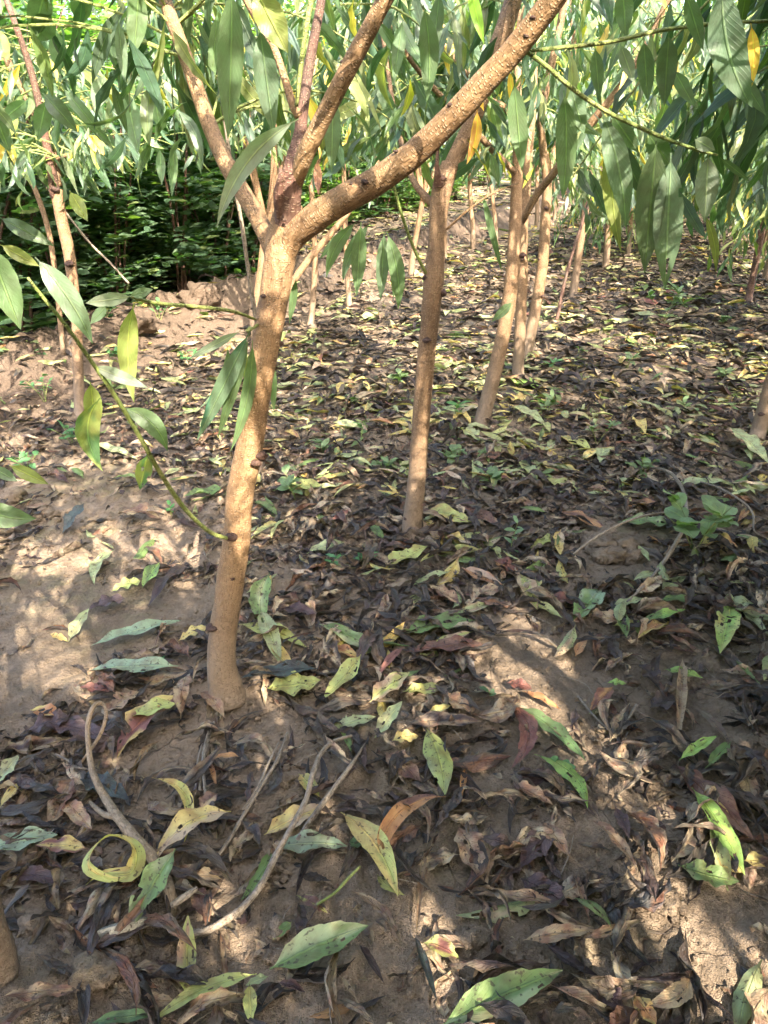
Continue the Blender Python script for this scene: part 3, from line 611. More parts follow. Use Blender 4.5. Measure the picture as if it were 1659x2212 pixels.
own_tree((890, 1150), 'second peach tree from the left foreground, pale sun stripe halfway up its trunk', [
    ('trunk', [(892, 1175, 1.92, 54), (890, 1140, 1.94, 44), (899, 1050, 1.94, 40), (908, 930, 1.94, 38), (918, 800, 1.94, 38), (928, 700, 1.94, 40), (936, 615, 1.94, 44), (944, 520, 1.95, 38), (948, 450, 1.96, 40), (958, 395, 1.97, 44), (972, 355, 1.98, 38)], None),
    ('limb', [(958, 400, 1.97, 36), (985, 340, 1.98, 38), (1010, 285, 1.98, 36), (1035, 225, 1.98, 36), (1065, 130, 1.98, 38), (1100, 30, 1.98, 40), (1130, -70, 2.0, 34), (1190, -300, 2.1, 24), (1230, -600, 2.2, 14)], None),
    ('limb', [(940, 445, 1.98, 20), (915, 420, 2.0, 16), (893, 390, 2.03, 14), (870, 320, 2.1, 12), (850, 230, 2.15, 10), (830, 100, 2.2, 9), (800, -100, 2.3, 8)], None),
    ('dead_stub', [(948, 400, 1.95, 24), (944, 360, 1.93, 10), (946, 320, 1.93, 7)], M_BARK2),
    ('shoot', [(920, 590, 1.93, 7), (900, 550, 1.9, 7), (880, 500, 1.87, 7), (855, 420, 1.83, 7), (842, 340, 1.8, 6), (835, 260, 1.8, 5)], M_STEM),
    ('shoot', [(965, 495, 1.94, 5), (1010, 455, 1.9, 5), (1060, 420, 1.88, 4), (1120, 395, 1.87, 3)], M_BARK)],
    31, 30, [(922, 735, 1.91, 14), (950, 632, 1.93, 20), (921, 600, 1.93, 16), (924, 840, 1.92, 8), (914, 1090, 1.92, 9), (878, 1120, 1.92, 9), (921, 1028, 1.93, 8), (950, 385, 1.94, 18)],
    [(1030, 235, 1008, 355, 1.9, 28, 'y', dict(bend=.5, wave=.2, side=.08, c2=(.35, .22, .05))), (1025, 180, 1045, 240, 1.92, 18, 'y', dict()),
     (770, 480, 705, 600, 1.6, 34, 'g', dict(side=-.1)), (780, 480, 770, 640, 1.6, 40, 'g', dict(bend=.4)), (800, 482, 740, 610, 1.62, 30, 'gl', dict(side=-.08)), (835, 500, 860, 668, 1.6, 40, 'g', dict(bend=-.4, side=.06)), (830, 500, 822, 650, 1.62, 34, 'gl', dict()),
     (750, 490, 690, 560, 1.63, 20, 'gl', dict(bend=-.5)), (855, 540, 850, 645, 1.65, 20, 'g', dict()), (1040, 410, 1085, 590, 1.9, 18, 'g', dict(bend=-.3)), (1060, 330, 1078, 400, 1.9, 22, 'g', dict())], near=1.3)
own_tree((1040, 920), 'third peach tree along the same row, leaning right with low crossing limbs', [
    ('trunk', [(1036, 940, 2.82, 42), (1042, 905, 2.86, 34), (1062, 830, 2.87, 32), (1083, 740, 2.88, 31), (1098, 660, 2.88, 31), (1108, 580, 2.88, 31), (1112, 500, 2.89, 27), (1116, 400, 2.9, 24), (1120, 320, 2.9, 24), (1122, 250, 2.9, 22)], None),
    ('limb', [(1120, 265, 2.9, 20), (1118, 180, 2.92, 16), (1122, 80, 2.95, 15), (1130, -40, 3.0, 14), (1140, -250, 3.1, 10)], None),
    ('limb', [(1112, 372, 2.88, 12), (1080, 340, 2.85, 14), (1040, 298, 2.8, 14), (1000, 255, 2.75, 13), (950, 205, 2.7, 12), (880, 120, 2.65, 11), (820, 20, 2.6, 10)], None),
    ('limb', [(1117, 262, 2.88, 14), (1090, 232, 2.85, 14), (1050, 210, 2.8, 13), (1000, 150, 2.75, 12), (940, 70, 2.7, 10), (900, -20, 2.65, 9)], None)],
    41, 26, [(1128, 552, 2.86, 13), (1093, 700, 2.86, 8), (1070, 790, 2.86, 7)], [(1108, 652, 1062, 695, 2.75, 24, 'g', dict(bend=.4))], slen=(.3, .6))
own_tree((1118, 812), 'slim peach tree just behind the third trunk, straight and half hidden', [
    ('trunk', [(1117, 830, 3.5, 30), (1119, 800, 3.55, 26), (1124, 700, 3.56, 24), (1128, 600, 3.57, 24), (1130, 500, 3.58, 21), (1136, 420, 3.6, 20), (1142, 330, 3.6, 18)], None),
    ('limb', [(1130, 475, 3.56, 14), (1160, 420, 3.5, 16), (1195, 375, 3.45, 17), (1240, 310, 3.4, 18), (1290, 250, 3.35, 18), (1345, 180, 3.3, 16), (1400, 90, 3.25, 14), (1460, -40, 3.2, 12)], None),
    ('limb', [(1142, 340, 3.6, 16), (1150, 250, 3.6, 14), (1155, 150, 3.6, 12), (1150, 0, 3.6, 11), (1140, -200, 3.7, 8)], None)],
    51, 26, [(1127, 560, 3.54, 9)])
own_tree((1140, 760), 'peach tree with a knotty trunk curving up right behind the third and fourth', [
    ('trunk', [(1136, 775, 4.0, 30), (1142, 740, 4.02, 26), (1160, 650, 4.03, 24), (1173, 560, 4.04, 24), (1178, 470, 4.05, 22), (1182, 400, 4.05, 20), (1175, 330, 4.05, 20)], None),
    ('limb', [(1175, 340, 4.05, 17), (1168, 260, 4.0, 17), (1182, 180, 4.0, 17), (1200, 100, 4.0, 16), (1220, 0, 4.0, 15), (1240, -150, 4.0, 12)], None),
    ('limb', [(1180, 390, 4.05, 15), (1200, 320, 4.1, 13), (1230, 230, 4.1, 12), (1240, 100, 4.1, 11), (1260, -50, 4.1, 10)], None)],
    61, 26, [(1172, 640, 4.0, 7), (1180, 450, 4.02, 8), (1165, 560, 4.02, 6)])
own_tree((1235, 640), 'peach tree with dark bark plates, right of the third trunk in the middle distance', [
    ('trunk', [(1236, 655, 5.6, 20), (1240, 620, 5.65, 17), (1252, 540, 5.66, 15), (1264, 460, 5.67, 15), (1272, 390, 5.68, 15), (1272, 310, 5.7, 15)], None),
    ('limb', [(1272, 320, 5.7, 13), (1290, 250, 5.7, 11), (1310, 150, 5.7, 10), (1330, 0, 5.7, 9)], None),
    ('limb', [(1272, 316, 5.7, 11), (1255, 250, 5.7, 10), (1240, 120, 5.7, 9), (1235, 0, 5.7, 8)], None)], 71, 16, [(1266, 410, 5.6, 6)])
own_tree((1205, 685), 'thin dark leafless-stemmed sapling leaning right before the plated trunk', [
    ('trunk', [(1203, 690, 4.7, 8), (1222, 600, 4.8, 7), (1245, 520, 4.85, 7), (1275, 430, 4.9, 7), (1300, 360, 5.0, 6), (1325, 280, 5.0, 6)], M_BARK2),
    ('limb', [(1322, 290, 5.0, 6), (1345, 200, 5.0, 6), (1370, 100, 5.0, 5)], M_BARK2)], 72, 12)
own_tree((170, 890), 'peach tree at the left with a pale trunk and dark reddish upper limb', [
    ('trunk', [(172, 910, 2.95, 28), (172, 870, 2.97, 23), (168, 780, 2.98, 22), (166, 700, 2.98, 22), (158, 620, 2.99, 23), (148, 540, 3.0, 25), (132, 470, 3.0, 25), (122, 410, 3.0, 25)], None),
    ('limb', [(120, 425, 3.0, 24), (112, 370, 2.98, 20), (100, 310, 2.97, 17), (84, 220, 2.95, 16), (60, 130, 2.93, 14), (32, 50, 2.9, 13), (5, -30, 2.9, 12), (-40, -200, 2.9, 9)], M_BARK2),
    ('limb', [(125, 400, 3.0, 20), (118, 350, 3.02, 18), (100, 290, 3.05, 15), (60, 220, 3.1, 15), (25, 150, 3.1, 15), (0, 90, 3.1, 15), (-60, -50, 3.1, 16)], None),
    ('limb', [(110, 355, 3.0, 11), (130, 340, 2.95, 10), (170, 330, 2.9, 7), (205, 320, 2.85, 5)], None)],
    81, 44, [(150, 570, 2.96, 16), (118, 408, 2.97, 14)], [(190, 290, 225, 335, 2.6, 34, 'y', dict()), (200, 300, 215, 375, 2.6, 24, 'yg', dict()), (-20, 60, 20, 130, 2.0, 50, 'yg', dict()), (92, 200, 168, 285, 2.0, 46, 'd', dict(bend=-.6)), (100, 215, 82, 305, 2.0, 44, 'g', dict()), (135, 188, 232, 305, 2.05, 32, 'g', dict(bend=-.7)), (160, 215, 250, 330, 2.1, 28, 'd', dict(bend=-.4)), (60, 215, -5, 268, 2.0, 36, 'g', dict()), (110, 30, 75, 90, 1.8, 60, 'g', dict()), (100, -30, 70, 85, 1.8, 60, 'g', dict()), (120, 60, 128, 158, 1.9, 40, 'gl', dict()), (180, -40, 172, 60, 1.8, 56, 'g', dict()), (0, 470, 118, 532, 1.9, 40, 'd', dict(bend=-.6)), (150, 412, 190, 478, 2.3, 36, 'yg', dict()), (270, 190, 300, 330, 2.2, 48, 'gl', dict()), (330, 180, 345, 280, 2.3, 40, 'g', dict()), (225, 160, 205, 240, 2.2, 44, 'pale', dict()), (375, 310, 372, 425, 2.4, 26, 'g', dict(twist=.8)), (345, 320, 350, 400, 2.4, 24, 'gl', dict()), (-10, 250, 22, 330, 1.7, 42, 'g', dict()), (30, 230, 20, 300, 2.5, 30, 'yg', dict())])
own_tree((145, 560), 'second slim pale stem leaning behind the left peach tree', [
    ('trunk', [(138, 770, 3.6, 11), (120, 600, 3.6, 11), (105, 500, 3.6, 11), (80, 420, 3.6, 11), (55, 370, 3.6, 10), (25, 310, 3.6, 10), (0, 230, 3.6, 10)], None),
    ('limb', [(0, 235, 3.6, 13), (-40, 100, 3.6, 10), (-60, -100, 3.6, 8)], None)], 82, 36)
own_tree((670, 700), 'thin peach tree behind the forked trunk, its limb crossing up right', [
    ('trunk', [(669, 712, 4.68, 18), (673, 680, 4.72, 15), (678, 620, 4.73, 13), (681, 560, 4.74, 12), (678, 500, 4.75, 11), (672, 400, 4.75, 11)], None),
    ('limb', [(618, 640, 4.2, 14), (640, 598, 4.2, 15), (672, 555, 4.2, 15), (710, 510, 4.2, 14), (745, 468, 4.2, 13), (790, 400, 4.2, 12), (830, 300, 4.2, 11), (850, 150, 4.2, 10)], None),
    ('limb', [(672, 410, 4.75, 10), (700, 300, 4.75, 9), (740, 150, 4.7, 8), (760, 0, 4.7, 7)], None)], 91, 24)
own_tree((755, 665), 'thin shaded peach tree behind and right of the forked trunk', [
    ('trunk', [(756, 675, 5.2, 14), (752, 620, 5.25, 12), (747, 520, 5.27, 11), (744, 430, 5.3, 11), (742, 340, 5.3, 10)], None),
    ('limb', [(742, 350, 5.3, 9), (720, 230, 5.3, 8), (700, 100, 5.3, 8)], None), ('limb', [(742, 345, 5.3, 9), (775, 230, 5.3, 8), (800, 80, 5.3, 8)], None)], 92, 20)
own_tree((1640, 935), 'peach tree cut by the right edge, only its leaning trunk base showing', [
    ('trunk', [(1632, 955, 2.7, 40), (1640, 925, 2.74, 32), (1655, 870, 2.75, 30), (1690, 740, 2.76, 29), (1720, 600, 2.77, 28), (1745, 480, 2.78, 28)], None),
    ('limb', [(1742, 495, 2.78, 24), (1790, 330, 2.8, 22), (1840, 120, 2.85, 18), (1880, -100, 2.9, 14)], None), ('limb', [(1742, 495, 2.78, 22), (1720, 330, 2.7, 18), (1700, 150, 2.65, 15), (1690, -50, 2.6, 12)], None)], 93, 20, [(1644, 895, 2.7, 10)])
own_tree((1618, 650), 'dark mottled peach tree leaning out at the right edge in the middle distance', [
    ('trunk', [(1612, 662, 5.4, 18), (1620, 630, 5.45, 15), (1632, 570, 5.46, 14), (1645, 500, 5.47, 14), (1660, 430, 5.48, 13), (1668, 360, 5.5, 12)], M_BARK2),
    ('limb', [(1668, 370, 5.5, 11), (1700, 250, 5.5, 10), (1730, 50, 5.5, 9)], None), ('limb', [(1667, 370, 5.5, 11), (1640, 240, 5.5, 10), (1620, 80, 5.5, 8)], None)], 94, 16)
own_tree((-6, 2125), 'muddy peach trunk base cut off by the left edge near the bottom', [
    ('trunk', [(-4, 2150, .615, 104), (-8, 2100, .625, 90), (-22, 2010, .63, 72), (-42, 1930, .63, 62), (-85, 1830, .625, 60), (-160, 1650, .60, 62), (-290, 1400, .59, 62), (-430, 1150, .58, 64)], M_MUD),
    ('limb', [(-420, 1180, .58, 60), (-520, 900, .62, 56), (-460, 600, .8, 54), (-250, 100, 1.1, 50), (-150, -500, 1.3, 30), (-100, -1100, 1.3, 20)], None),
    ('limb', [(-420, 1180, .58, 50), (-600, 800, .55, 44), (-700, 300, .55, 36), (-700, -400, .6, 20)], None)], 95, 36, zmin=.9, slen=(.35, .75))

# ---- the rest of the planting
hand = [(-.337, 1.22), (.084, 1.945), (.4, 2.86), (.66, 3.55), (.79, 4.04), (1.42, 5.65), (-1.29, 2.98), (-.47, 4.73), (-.24, 5.3), (1.49, 2.75), (2.65, 5.47), (-.515, .6), (-1.7, 3.5), (1.05, 4.7)]
rr = np.random.default_rng(5)
rows = [(-2.36, 'in the left row beside the soil bank'), (-.82, 'in the row of the large forked trunk'), (.38, 'in the row right of the forked trunk'), (1.6, 'in the second row to the right'),
        (2.85, 'in the third row to the right'), (4.1, 'in the fourth row to the right'), (5.4, 'in the fifth row to the right')]
for ri, (nn, nm) in enumerate(rows):
    cnt = 0
    for s in np.arange(-5.0, 22.0, .86):
        q = RD * (s + rr.normal(0, .12)) + RN * (nn + rr.normal(0, .06)); x, y = float(q[0]), float(q[1])
        if min(math.hypot(x - a, y - b) for a, b in hand) < .62: continue
        u, v, d = proj([x, y, 0]); u2, v2, d2 = proj([x, y, 1.3])
        if math.hypot(x, y) < .5 or (y < 2.6 and d[0] > 0 and -30 < u[0] < PW + 30 and v[0] < PH + 200): continue
        vis = y > 1.5 and -250 < u2[0] < PW + 250
        gs = np.array([x, y, 1.7]) - S * 1.7 / S[2]
        shade = gs[1] < 7.5 and -3.0 < gs[0] < 4.2 and gs[1] > -.6
        if not (vis or shade): continue
        if ri == 0 and y < 2.4: continue
        k = int(rr.integers(5)) if y > 1.3 else int(rr.integers(5, 7)); k = 7 if ri == 0 else k; rz = rr.uniform(0, 6.28); sc = rr.uniform(.9, 1.1)
        if y > 1.5:
            cnt += 1; lab = 'young peach tree, %s farther back %s' % (ORD[cnt], nm)
        else: lab = 'full-crowned peach tree near the viewer, %s %s' % (ORD[int((s + 5) / .86) + 1], nm)
        row_tree(x, y, k, rz, sc, lab, 'young peach trees in rows')

for x_, y_, k_, rz_, lb_ in ((.62, -.22, 5, 4.6, 'to the right of the camera'), (-.62, -.35, 6, 2.0, 'to the left of the camera'), (1.15, .15, 6, .4, 'farther right of the camera'), (-.12, -.98, 5, 3.0, 'behind the camera')):  # extra unseen trees, added to shade the foreground and first trunk
    row_tree(x_, y_, k_, rz_, 1.0, 'unseen peach tree added for shade just %s' % lb_, 'young peach trees in rows')

# ------------------------------------------------------------------ the field of compound-leaved shrubs at the left
SH = []
for k in range(5):
    rg = np.random.default_rng(900 + k); H = [1.25, 1.45, 1.9, 2.4, 2.2][k]
    st = []; b = Buf(); nst = 5
    lb, ld, ll, ln = [], [], [], []
    for j in range(nst):
        az = rg.uniform(0, 6.28); ex = rg.uniform(.12, .55)
        pl = np.array([[0, 0, -.04], [math.cos(az) * ex * .3, math.sin(az) * ex * .3, H * .35], [math.cos(az) * ex * .7, math.sin(az) * ex * .7, H * .7], [math.cos(az) * ex, math.sin(az) * ex, H * rg.uniform(.85, 1.05)]]) + rg.normal(0, .015, (4, 3))
        pl[0] = [rg.normal(0, .03), rg.normal(0, .03), -.05]; st.append(pl)
        c = catmull(pl, 40)
        for _ in range(int(34 * H / 1.3)):
            i = int(rg.uniform(.03, 1) * 39); a2 = rg.uniform(0, 6.28); d = unit(np.array([math.cos(a2), math.sin(a2), rg.uniform(-.1, .6)])); L = rg.uniform(.14, .24)
            side = unit(np.cross(d, [0, 0, 1.0])); m = 4
            for q in range(1, m + 1):
                pos = c[i] + d * L * 1.25 * q / m + np.array([0, 0, -.03]) * (q / m) ** 2
                for sg in (-1, 1):
                    lb.append(pos); ld.append(unit(side * sg + d * .5 + rg.normal(0, .12, 3))); ll.append(rg.uniform(.06, .095)); ln.append(unit(np.array([0, 0, 1.0]) + rg.normal(0, .35, 3)))
            lb.append(c[i] + d * L); ld.append(d); ll.append(.07); ln.append(np.array([0, 0, 1.0]))
    lb, ld, ll, ln = map(np.array, (lb, ld, ll, ln)); n = len(lb)
    base = np.array([[.055, .125, .045], [.09, .18, .05], [.12, .21, .065], [.22, .29, .10]]) if k > 1 else np.array([[.04, .09, .042], [.055, .12, .055], [.08, .15, .07], [.12, .19, .06]])
    cc = base[rg.choice(4, n, p=[.3, .35, .25, .1])] * rg.uniform(.8, 1.25, (n, 1))
    b.add(*leaf_arrays(lb, ld, ln, ll, ll * .5, bend=-.3, fold=.15, cols=cc, nv=3, nu=2, oval=True, rg=rg)); o = b.build('foliage', M_SHRUB); fm = o.data; bpy.data.objects.remove(o)
    sm = []
    for j, pl in enumerate(st):
        t = Buf(); t.add(*tube_arrays(pl, [.008, .007, .005, .002], n=10, seg=5, rough=.03, seed=j)); o = t.build('stem', M_BARK2); sm.append(o.data); bpy.data.objects.remove(o)
    SH.append((fm, sm, H))
rr = np.random.default_rng(77); ns = 0
srow = ['front', 'second', 'third', 'fourth', 'fifth', 'sixth', 'seventh', 'eighth', 'ninth', 'tenth', 'eleventh']
for ri, nn in enumerate([-3.5, -4.1, -4.8, -5.4, -6.1, -6.9, -7.8, -8.8, -10.0, -11.4]):
    cnt = 0; stp = .42 + .07 * ri
    for s in np.arange(.5, 26, stp):
        q = RD * (s + rr.normal(0, .09)) + RN * (nn + rr.normal(0, .1)); x, y = float(q[0]), float(q[1]); u, v, d = proj([x, y, .8])
        if y < 2.5 or u[0] < -330 or u[0] > (560 if ri < 2 else 1000): continue
        if y > 16 and ri < 5: continue
        k = int(rr.integers(0, 2)) if ri < 2 else (int(rr.integers(1, 4)) if ri < 4 else int(rr.integers(2, 5)))
        fm, sm, H = SH[k]; cnt += 1; root = empty('shrub', (x, y, float(height(x, y)))); root.rotation_euler = (0, 0, rr.uniform(0, 6.28)); sc = rr.uniform(.85, 1.15); root.scale = (sc * 1.1, sc * 1.1, sc)
        tag(root, 'leafy compound-leaved shrub, %s from the left in the %s shrub row' % (ORD[cnt] if cnt < 30 else 'last', srow[ri]), 'shrub', 'shrubs in the field behind the soil bank')
        for nme, m in [('foliage', fm)] + [('stem', t) for t in sm]:
            o = bpy.data.objects.new(nme, m); col.objects.link(o); o.parent = root
        ns += 1

for i, x_ in enumerate(np.arange(-4.0, 17.5, .8)):
    fm, sm, H = SH[int(rr.integers(1, 5))]; y_ = 19.6 + rr.normal(0, .4); root = empty('shrub', (x_, y_, 0)); root.rotation_euler = (0, 0, rr.uniform(0, 6.28)); sc = rr.uniform(.9, 1.15); root.scale = (sc * 1.5, sc * 1.5, sc * .95)
    tag(root, 'leafy shrub in the hedge closing the far end of the rows, %s from the left' % ORD[i + 1], 'shrub', 'hedge at the far end of the rows')
    for nme, m in [('foliage', fm)] + [('stem', t) for t in sm]:
        o = bpy.data.objects.new(nme, m); col.objects.link(o); o.parent = root
# ------------------------------------------------------------------ far trees closing the view
def far_tree(x, y, H, seed, label):
    rg = np.random.default_rng(seed); o = np.array([x, y, 0.0]); root = empty('broadleaf_tree', o); tag(root, label, 'tree', 'trees far behind the nursery')
    t = Buf(); t.add(*tube_arrays([[0, 0, -.1], [.05, 0, H * .3], [0, .1, H * .6], [0, 0, H * .9]], [.14, .11, .07, .02], n=14, seg=8)); t.build('trunk', M_BARK2, root)
    nc = 26; cen = np.stack([rg.normal(0, H * .16, nc), rg.normal(0, H * .16, nc), rg.uniform(.12, .95, nc) * H], -1); rad = rg.uniform(.09, .16, nc) * H
    n = 5200; i = rg.integers(0, nc, n); dv = unit(rg.normal(0, 1, (n, 3))); pos = cen[i] + dv * (rad[i] * rg.uniform(.45, 1, n) ** .5)[:, None]
    ok = pos[:, 2] > .15; pos, dv = pos[ok], dv[ok]; n = len(pos)
    cc = np.array([[.05, .11, .03], [.08, .16, .04], [.13, .2, .05]])[rg.integers(0, 3, n)] * rg.uniform(.8, 1.2, (n, 1))
    b = Buf(); b.add(*leaf_arrays(pos, unit(rg.normal(0, 1, (n, 3)) + [0, 0, -.6]), rg.normal(0, 1, (n, 3)), .16, .075, cols=cc, nv=2, nu=2, oval=True, rg=rg)); b.build('crown', M_SHRUB, root)
for i, (x, y, H) in enumerate([(-13, 17, 5), (-10.3, 18.5, 5.6), (-7.5, 19, 5.2), (-4.8, 20, 5.8), (-2, 21, 5.4), (.8, 22, 5.6), (3.6, 22.5, 5.2), (6.4, 23, 5.8), (9.2, 23, 5.5), (12, 22.5, 5.7), (15, 21, 5.3), (-15.5, 15, 5.2)]):
    far_tree(x, y, H, 300 + i, 'tall leafy tree closing the far view, %s of twelve' % ORD[(i + 1) % 12 + 1])

# ------------------------------------------------------------------ leaf litter
def on_ground(x, y, up=0): return np.stack([x, y, height(x, y) + up], -1)
def ground_normal(x, y):
    e = .02; gx = (height(x + e, y) - height(x - e, y)) / (2 * e); gy = (height(x, y + e) - height(x, y - e)) / (2 * e); return unit(np.stack([-gx, -gy, np.ones_like(gx)], -1))
DEADC = np.array([[.030, .026, .021], [.052, .043, .031], [.062, .042, .036], [.12, .095, .062], [.22, .18, .12], [.34, .285, .19], [.15, .08, .045], [.045, .045, .045]])
def scatter(n, y0, y1, rg, power=1.0):
    """ground points inside the widened view wedge"""
    y = (y0 ** power + rg.random(n) * (y1 ** power - y0 ** power)) ** (1 / power)
    half = .60 * np.hypot(y, HC) + .45; x = rg.uniform(-1, 1, n) * half; return x, y
def bare(x, y):
    """1 where the photograph shows bare soil"""
    u, v, d = proj(np.stack([x, y, np.zeros_like(x)], -1)); b = np.zeros(len(x))
    for cu, cv, ru, rv, k in [(150, 1330, 200, 150, .93), (60, 1480, 140, 90, .9), (400, 1300, 110, 60, .9), (280, 1130, 230, 110, .75), (350, 1600, 80, 90, .8), (600, 1560, 90, 60, .7), (1180, 1450, 130, 90, .8), (1500, 1500, 150, 130, .55), (860, 2010, 75, 170, .85),
                              (1200, 1640, 110, 80, .7), (1280, 1800, 70, 90, .8), (1560, 2020, 140, 130, .85), (1640, 2180, 130, 90, .7), (1420, 1730, 160, 60, .5), (60, 2120, 90, 80, .6), (1320, 1190, 100, 70, .9), (600, 1250, 70, 50, .7), (520, 1620, 50, 70, .6), (1440, 1960, 100, 60, .6), (700, 2190, 60, 40, .3), (150, 1050, 170, 70, .6), (120, 940, 150, 50, .4)]:
        b = np.maximum(b, min(.97, k * 1.12) * np.exp(-((((u - cu) / (ru * 1.1)) ** 2 + ((v - cv) / (rv * 1.1)) ** 2) ** 3)))
    n = x * RN[0] + y * RN[1]; b = np.maximum(b, .8 * np.exp(-((n + 2.95) / .7) ** 2) * (y > 2.8))
    return b
def clear_trunk(x, y, m=.05): 
    return np.array([np.min(np.hypot(x[:, None] - np.array([a for a, b in hand])[None, :12], y[:, None] - np.array([b for a, b in hand])[None, :12]), 1) > m])[0]
def dead_params(n, x, y, rg, sc=1.0):
    az = rg.uniform(0, 6.28, n); d = np.stack([np.cos(az), np.sin(az), rg.normal(0, .10, n)], -1); nr = ground_normal(x, y) + rg.normal(0, .22, (n, 3))
    L = rg.uniform(.055, .15, n) * sc; ci = rg.choice(8, n, p=[.26, .21, .09, .15, .11, .08, .04, .06])
    c2 = DEADC[rg.choice(8, n, p=[.25, .2, .1, .15, .12, .08, .05, .05])]
    return dict(base=on_ground(x, y, rg.uniform(.000, .022, n) * (1 - .7 * bare(x, y))) - d * L[:, None] * .5, dirv=d, nrm=nr, L=L, W=L * rg.uniform(.13, .28, n), bend=rg.normal(0, 1.0, n), side=rg.normal(0, .15, n), fold=rg.uniform(-.2, .6, n),
                roll=rg.choice([0, 1], n, p=[.45, .55]) * rg.uniform(.4, 2.4, n) * rg.choice([1, 1, -1], n), twist=rg.normal(0, 1.3, n), wave=rg.uniform(.06, .36, n), crumple=rg.uniform(.02, .075, n), jag=.25, cols=DEADC[ci] * rg.uniform(.75, 1.25, (n, 1)), col2=c2)
def sub(p, i): return {k: (v[i] if isinstance(v, np.ndarray) and len(np.shape(v)) and len(v) > 3 else v) for k, v in p.items()}
rgd = np.random.default_rng(11)
def gather(n, y0, y1, power, dens_noise, rg, m=.04):
    x, y = scatter(n, y0, y1, rg, power); k = (rg.random(n) > bare(x, y)) & (rg.random(n) < .5 + 1.1 * sstep(.35, .6, fbm(x * 2.2, y * 2.2, 2, dens_noise))) & clear_trunk(x, y, m)
    return x[k], y[k]
x, y = gather(10500, .45, 3.2, 1.6, 121, rgd); near_p = dead_params(len(x), x, y, rgd)
u, v, d = proj(near_p['base'] + near_p['dirv'] * near_p['L'][:, None] / 2)
app = near_p['L'] * near_p['W'] / d ** 2 * ((u > 30) & (u < PW - 30) & (v > 0) & (v < PH - 30)); big = np.argsort(-app)[:190]; rest = np.setdiff1d(np.arange(len(x)), big)
b = Buf(); b.add(*leaf_arrays(**sub(near_p, rest), nv=14, nu=4, rg=rgd)); tag(b.build('leaf_litter', M_DEAD, smooth=False), 'dark crumpled dead leaves matted over the soil under the trees', 'leaf litter', kind='stuff')
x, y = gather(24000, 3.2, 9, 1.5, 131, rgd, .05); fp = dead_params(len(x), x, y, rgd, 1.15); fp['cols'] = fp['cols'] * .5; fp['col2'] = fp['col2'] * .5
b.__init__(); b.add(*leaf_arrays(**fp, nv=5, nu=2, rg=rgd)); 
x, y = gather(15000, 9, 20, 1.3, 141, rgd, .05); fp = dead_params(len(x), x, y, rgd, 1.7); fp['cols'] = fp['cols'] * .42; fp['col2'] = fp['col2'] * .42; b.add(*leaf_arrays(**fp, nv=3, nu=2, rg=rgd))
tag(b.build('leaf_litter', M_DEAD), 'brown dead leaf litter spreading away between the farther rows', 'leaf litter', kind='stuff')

# torn scraps of leaf, straw bits
x, y = gather(9000, .45, 3.4, 1.5, 171, rgd, .03); fp = dead_params(len(x), x, y, rgd, 1.0); n = len(x); fp['L'] = rgd.uniform(.008, .034, n); fp['W'] = fp['L'] * rgd.uniform(.3, .8, n); fp['base'] = on_ground(x, y, rgd.uniform(.002, .014, n)); fp['jag'] = .5
fp['cols'] = DEADC[rgd.choice(8, n, p=[.1, .15, .05, .2, .2, .2, .05, .05])] * rgd.uniform(.7, 1.2, (n, 1))
b = Buf(); b.add(*leaf_arrays(**fp, nv=4, nu=2, oval=True, rg=rgd)); tag(b.build('leaf_scraps', M_DEAD, smooth=False), 'small torn scraps of brown and tan leaf among the litter', 'leaf scraps', kind='stuff')
b = Buf(); x, y = gather(420, .5, 3.2, 1.4, 181, rgd, .03)
for i in range(len(x)):
    az = rgd.uniform(0, 6.28); L = rgd.uniform(.02, .09); h0 = float(height(x[i], y[i])); dx, dy = math.cos(az) * L, math.sin(az) * L; h1 = float(height(x[i] + dx, y[i] + dy)); mz = rgd.uniform(.006, .018)
    b.add(*tube_arrays([[x[i], y[i], h0 + .006], [x[i] + dx * .5 + rgd.normal(0, .1) * L, y[i] + dy * .5, (h0 + h1) / 2 + mz], [x[i] + dx, y[i] + dy, h1 + .008]], [.0012, .0011, .0007], 7, 4, 0, cap=False))
tag(b.build('straw_bits', M_TWIG), 'thin stalks and straw bits strewn over the litter', 'straw', kind='stuff')

# fresh fallen leaves: green, yellow, orange
FC = [('pale green', (.28, .33, .15)), ('green', (.13, .195, .06)), ('yellow-green', (.29, .32, .12)), ('yellow', (.46, .37, .11)), ('orange', (.34, .19, .08)), ('tan', (.40, .32, .20)), ('reddish', (.17, .08, .055))]
FCA = np.array([c for _, c in FC])
def fresh_params(x, y, rg, sc=1.0):
    n = len(x); az = rg.uniform(0, 6.28, n); d = np.stack([np.cos(az), np.sin(az), rg.normal(0, .08, n)], -1); L = rg.uniform(.055, .145, n) * sc
    ci = rg.choice(7, n, p=[.28, .17, .20, .11, .06, .13, .05]); c2i = np.where(rg.random(n) < .45, rg.choice([2, 3, 5], n), ci)
    return dict(base=on_ground(x, y, rg.uniform(.010, .028, n)) - d * L[:, None] * .5, dirv=d, nrm=ground_normal(x, y) * rg.choice([1, -1], (n, 1)) + rg.normal(0, .22, (n, 3)), L=L, W=L * rg.uniform(.20, .29, n), bend=rg.normal(0, .6, n), side=rg.normal(0, .05, n),
                fold=rg.uniform(0, .5, n), roll=rg.uniform(0, .8, n), twist=rg.normal(0, .4, n), wave=rg.uniform(.02, .12, n), crumple=.014, jag=.15, cols=FCA[ci] * rg.uniform(.85, 1.15, (n, 1)), col2=FCA[c2i] * rg.uniform(.85, 1.1, (n, 1))), ci
rgf = np.random.default_rng(19)
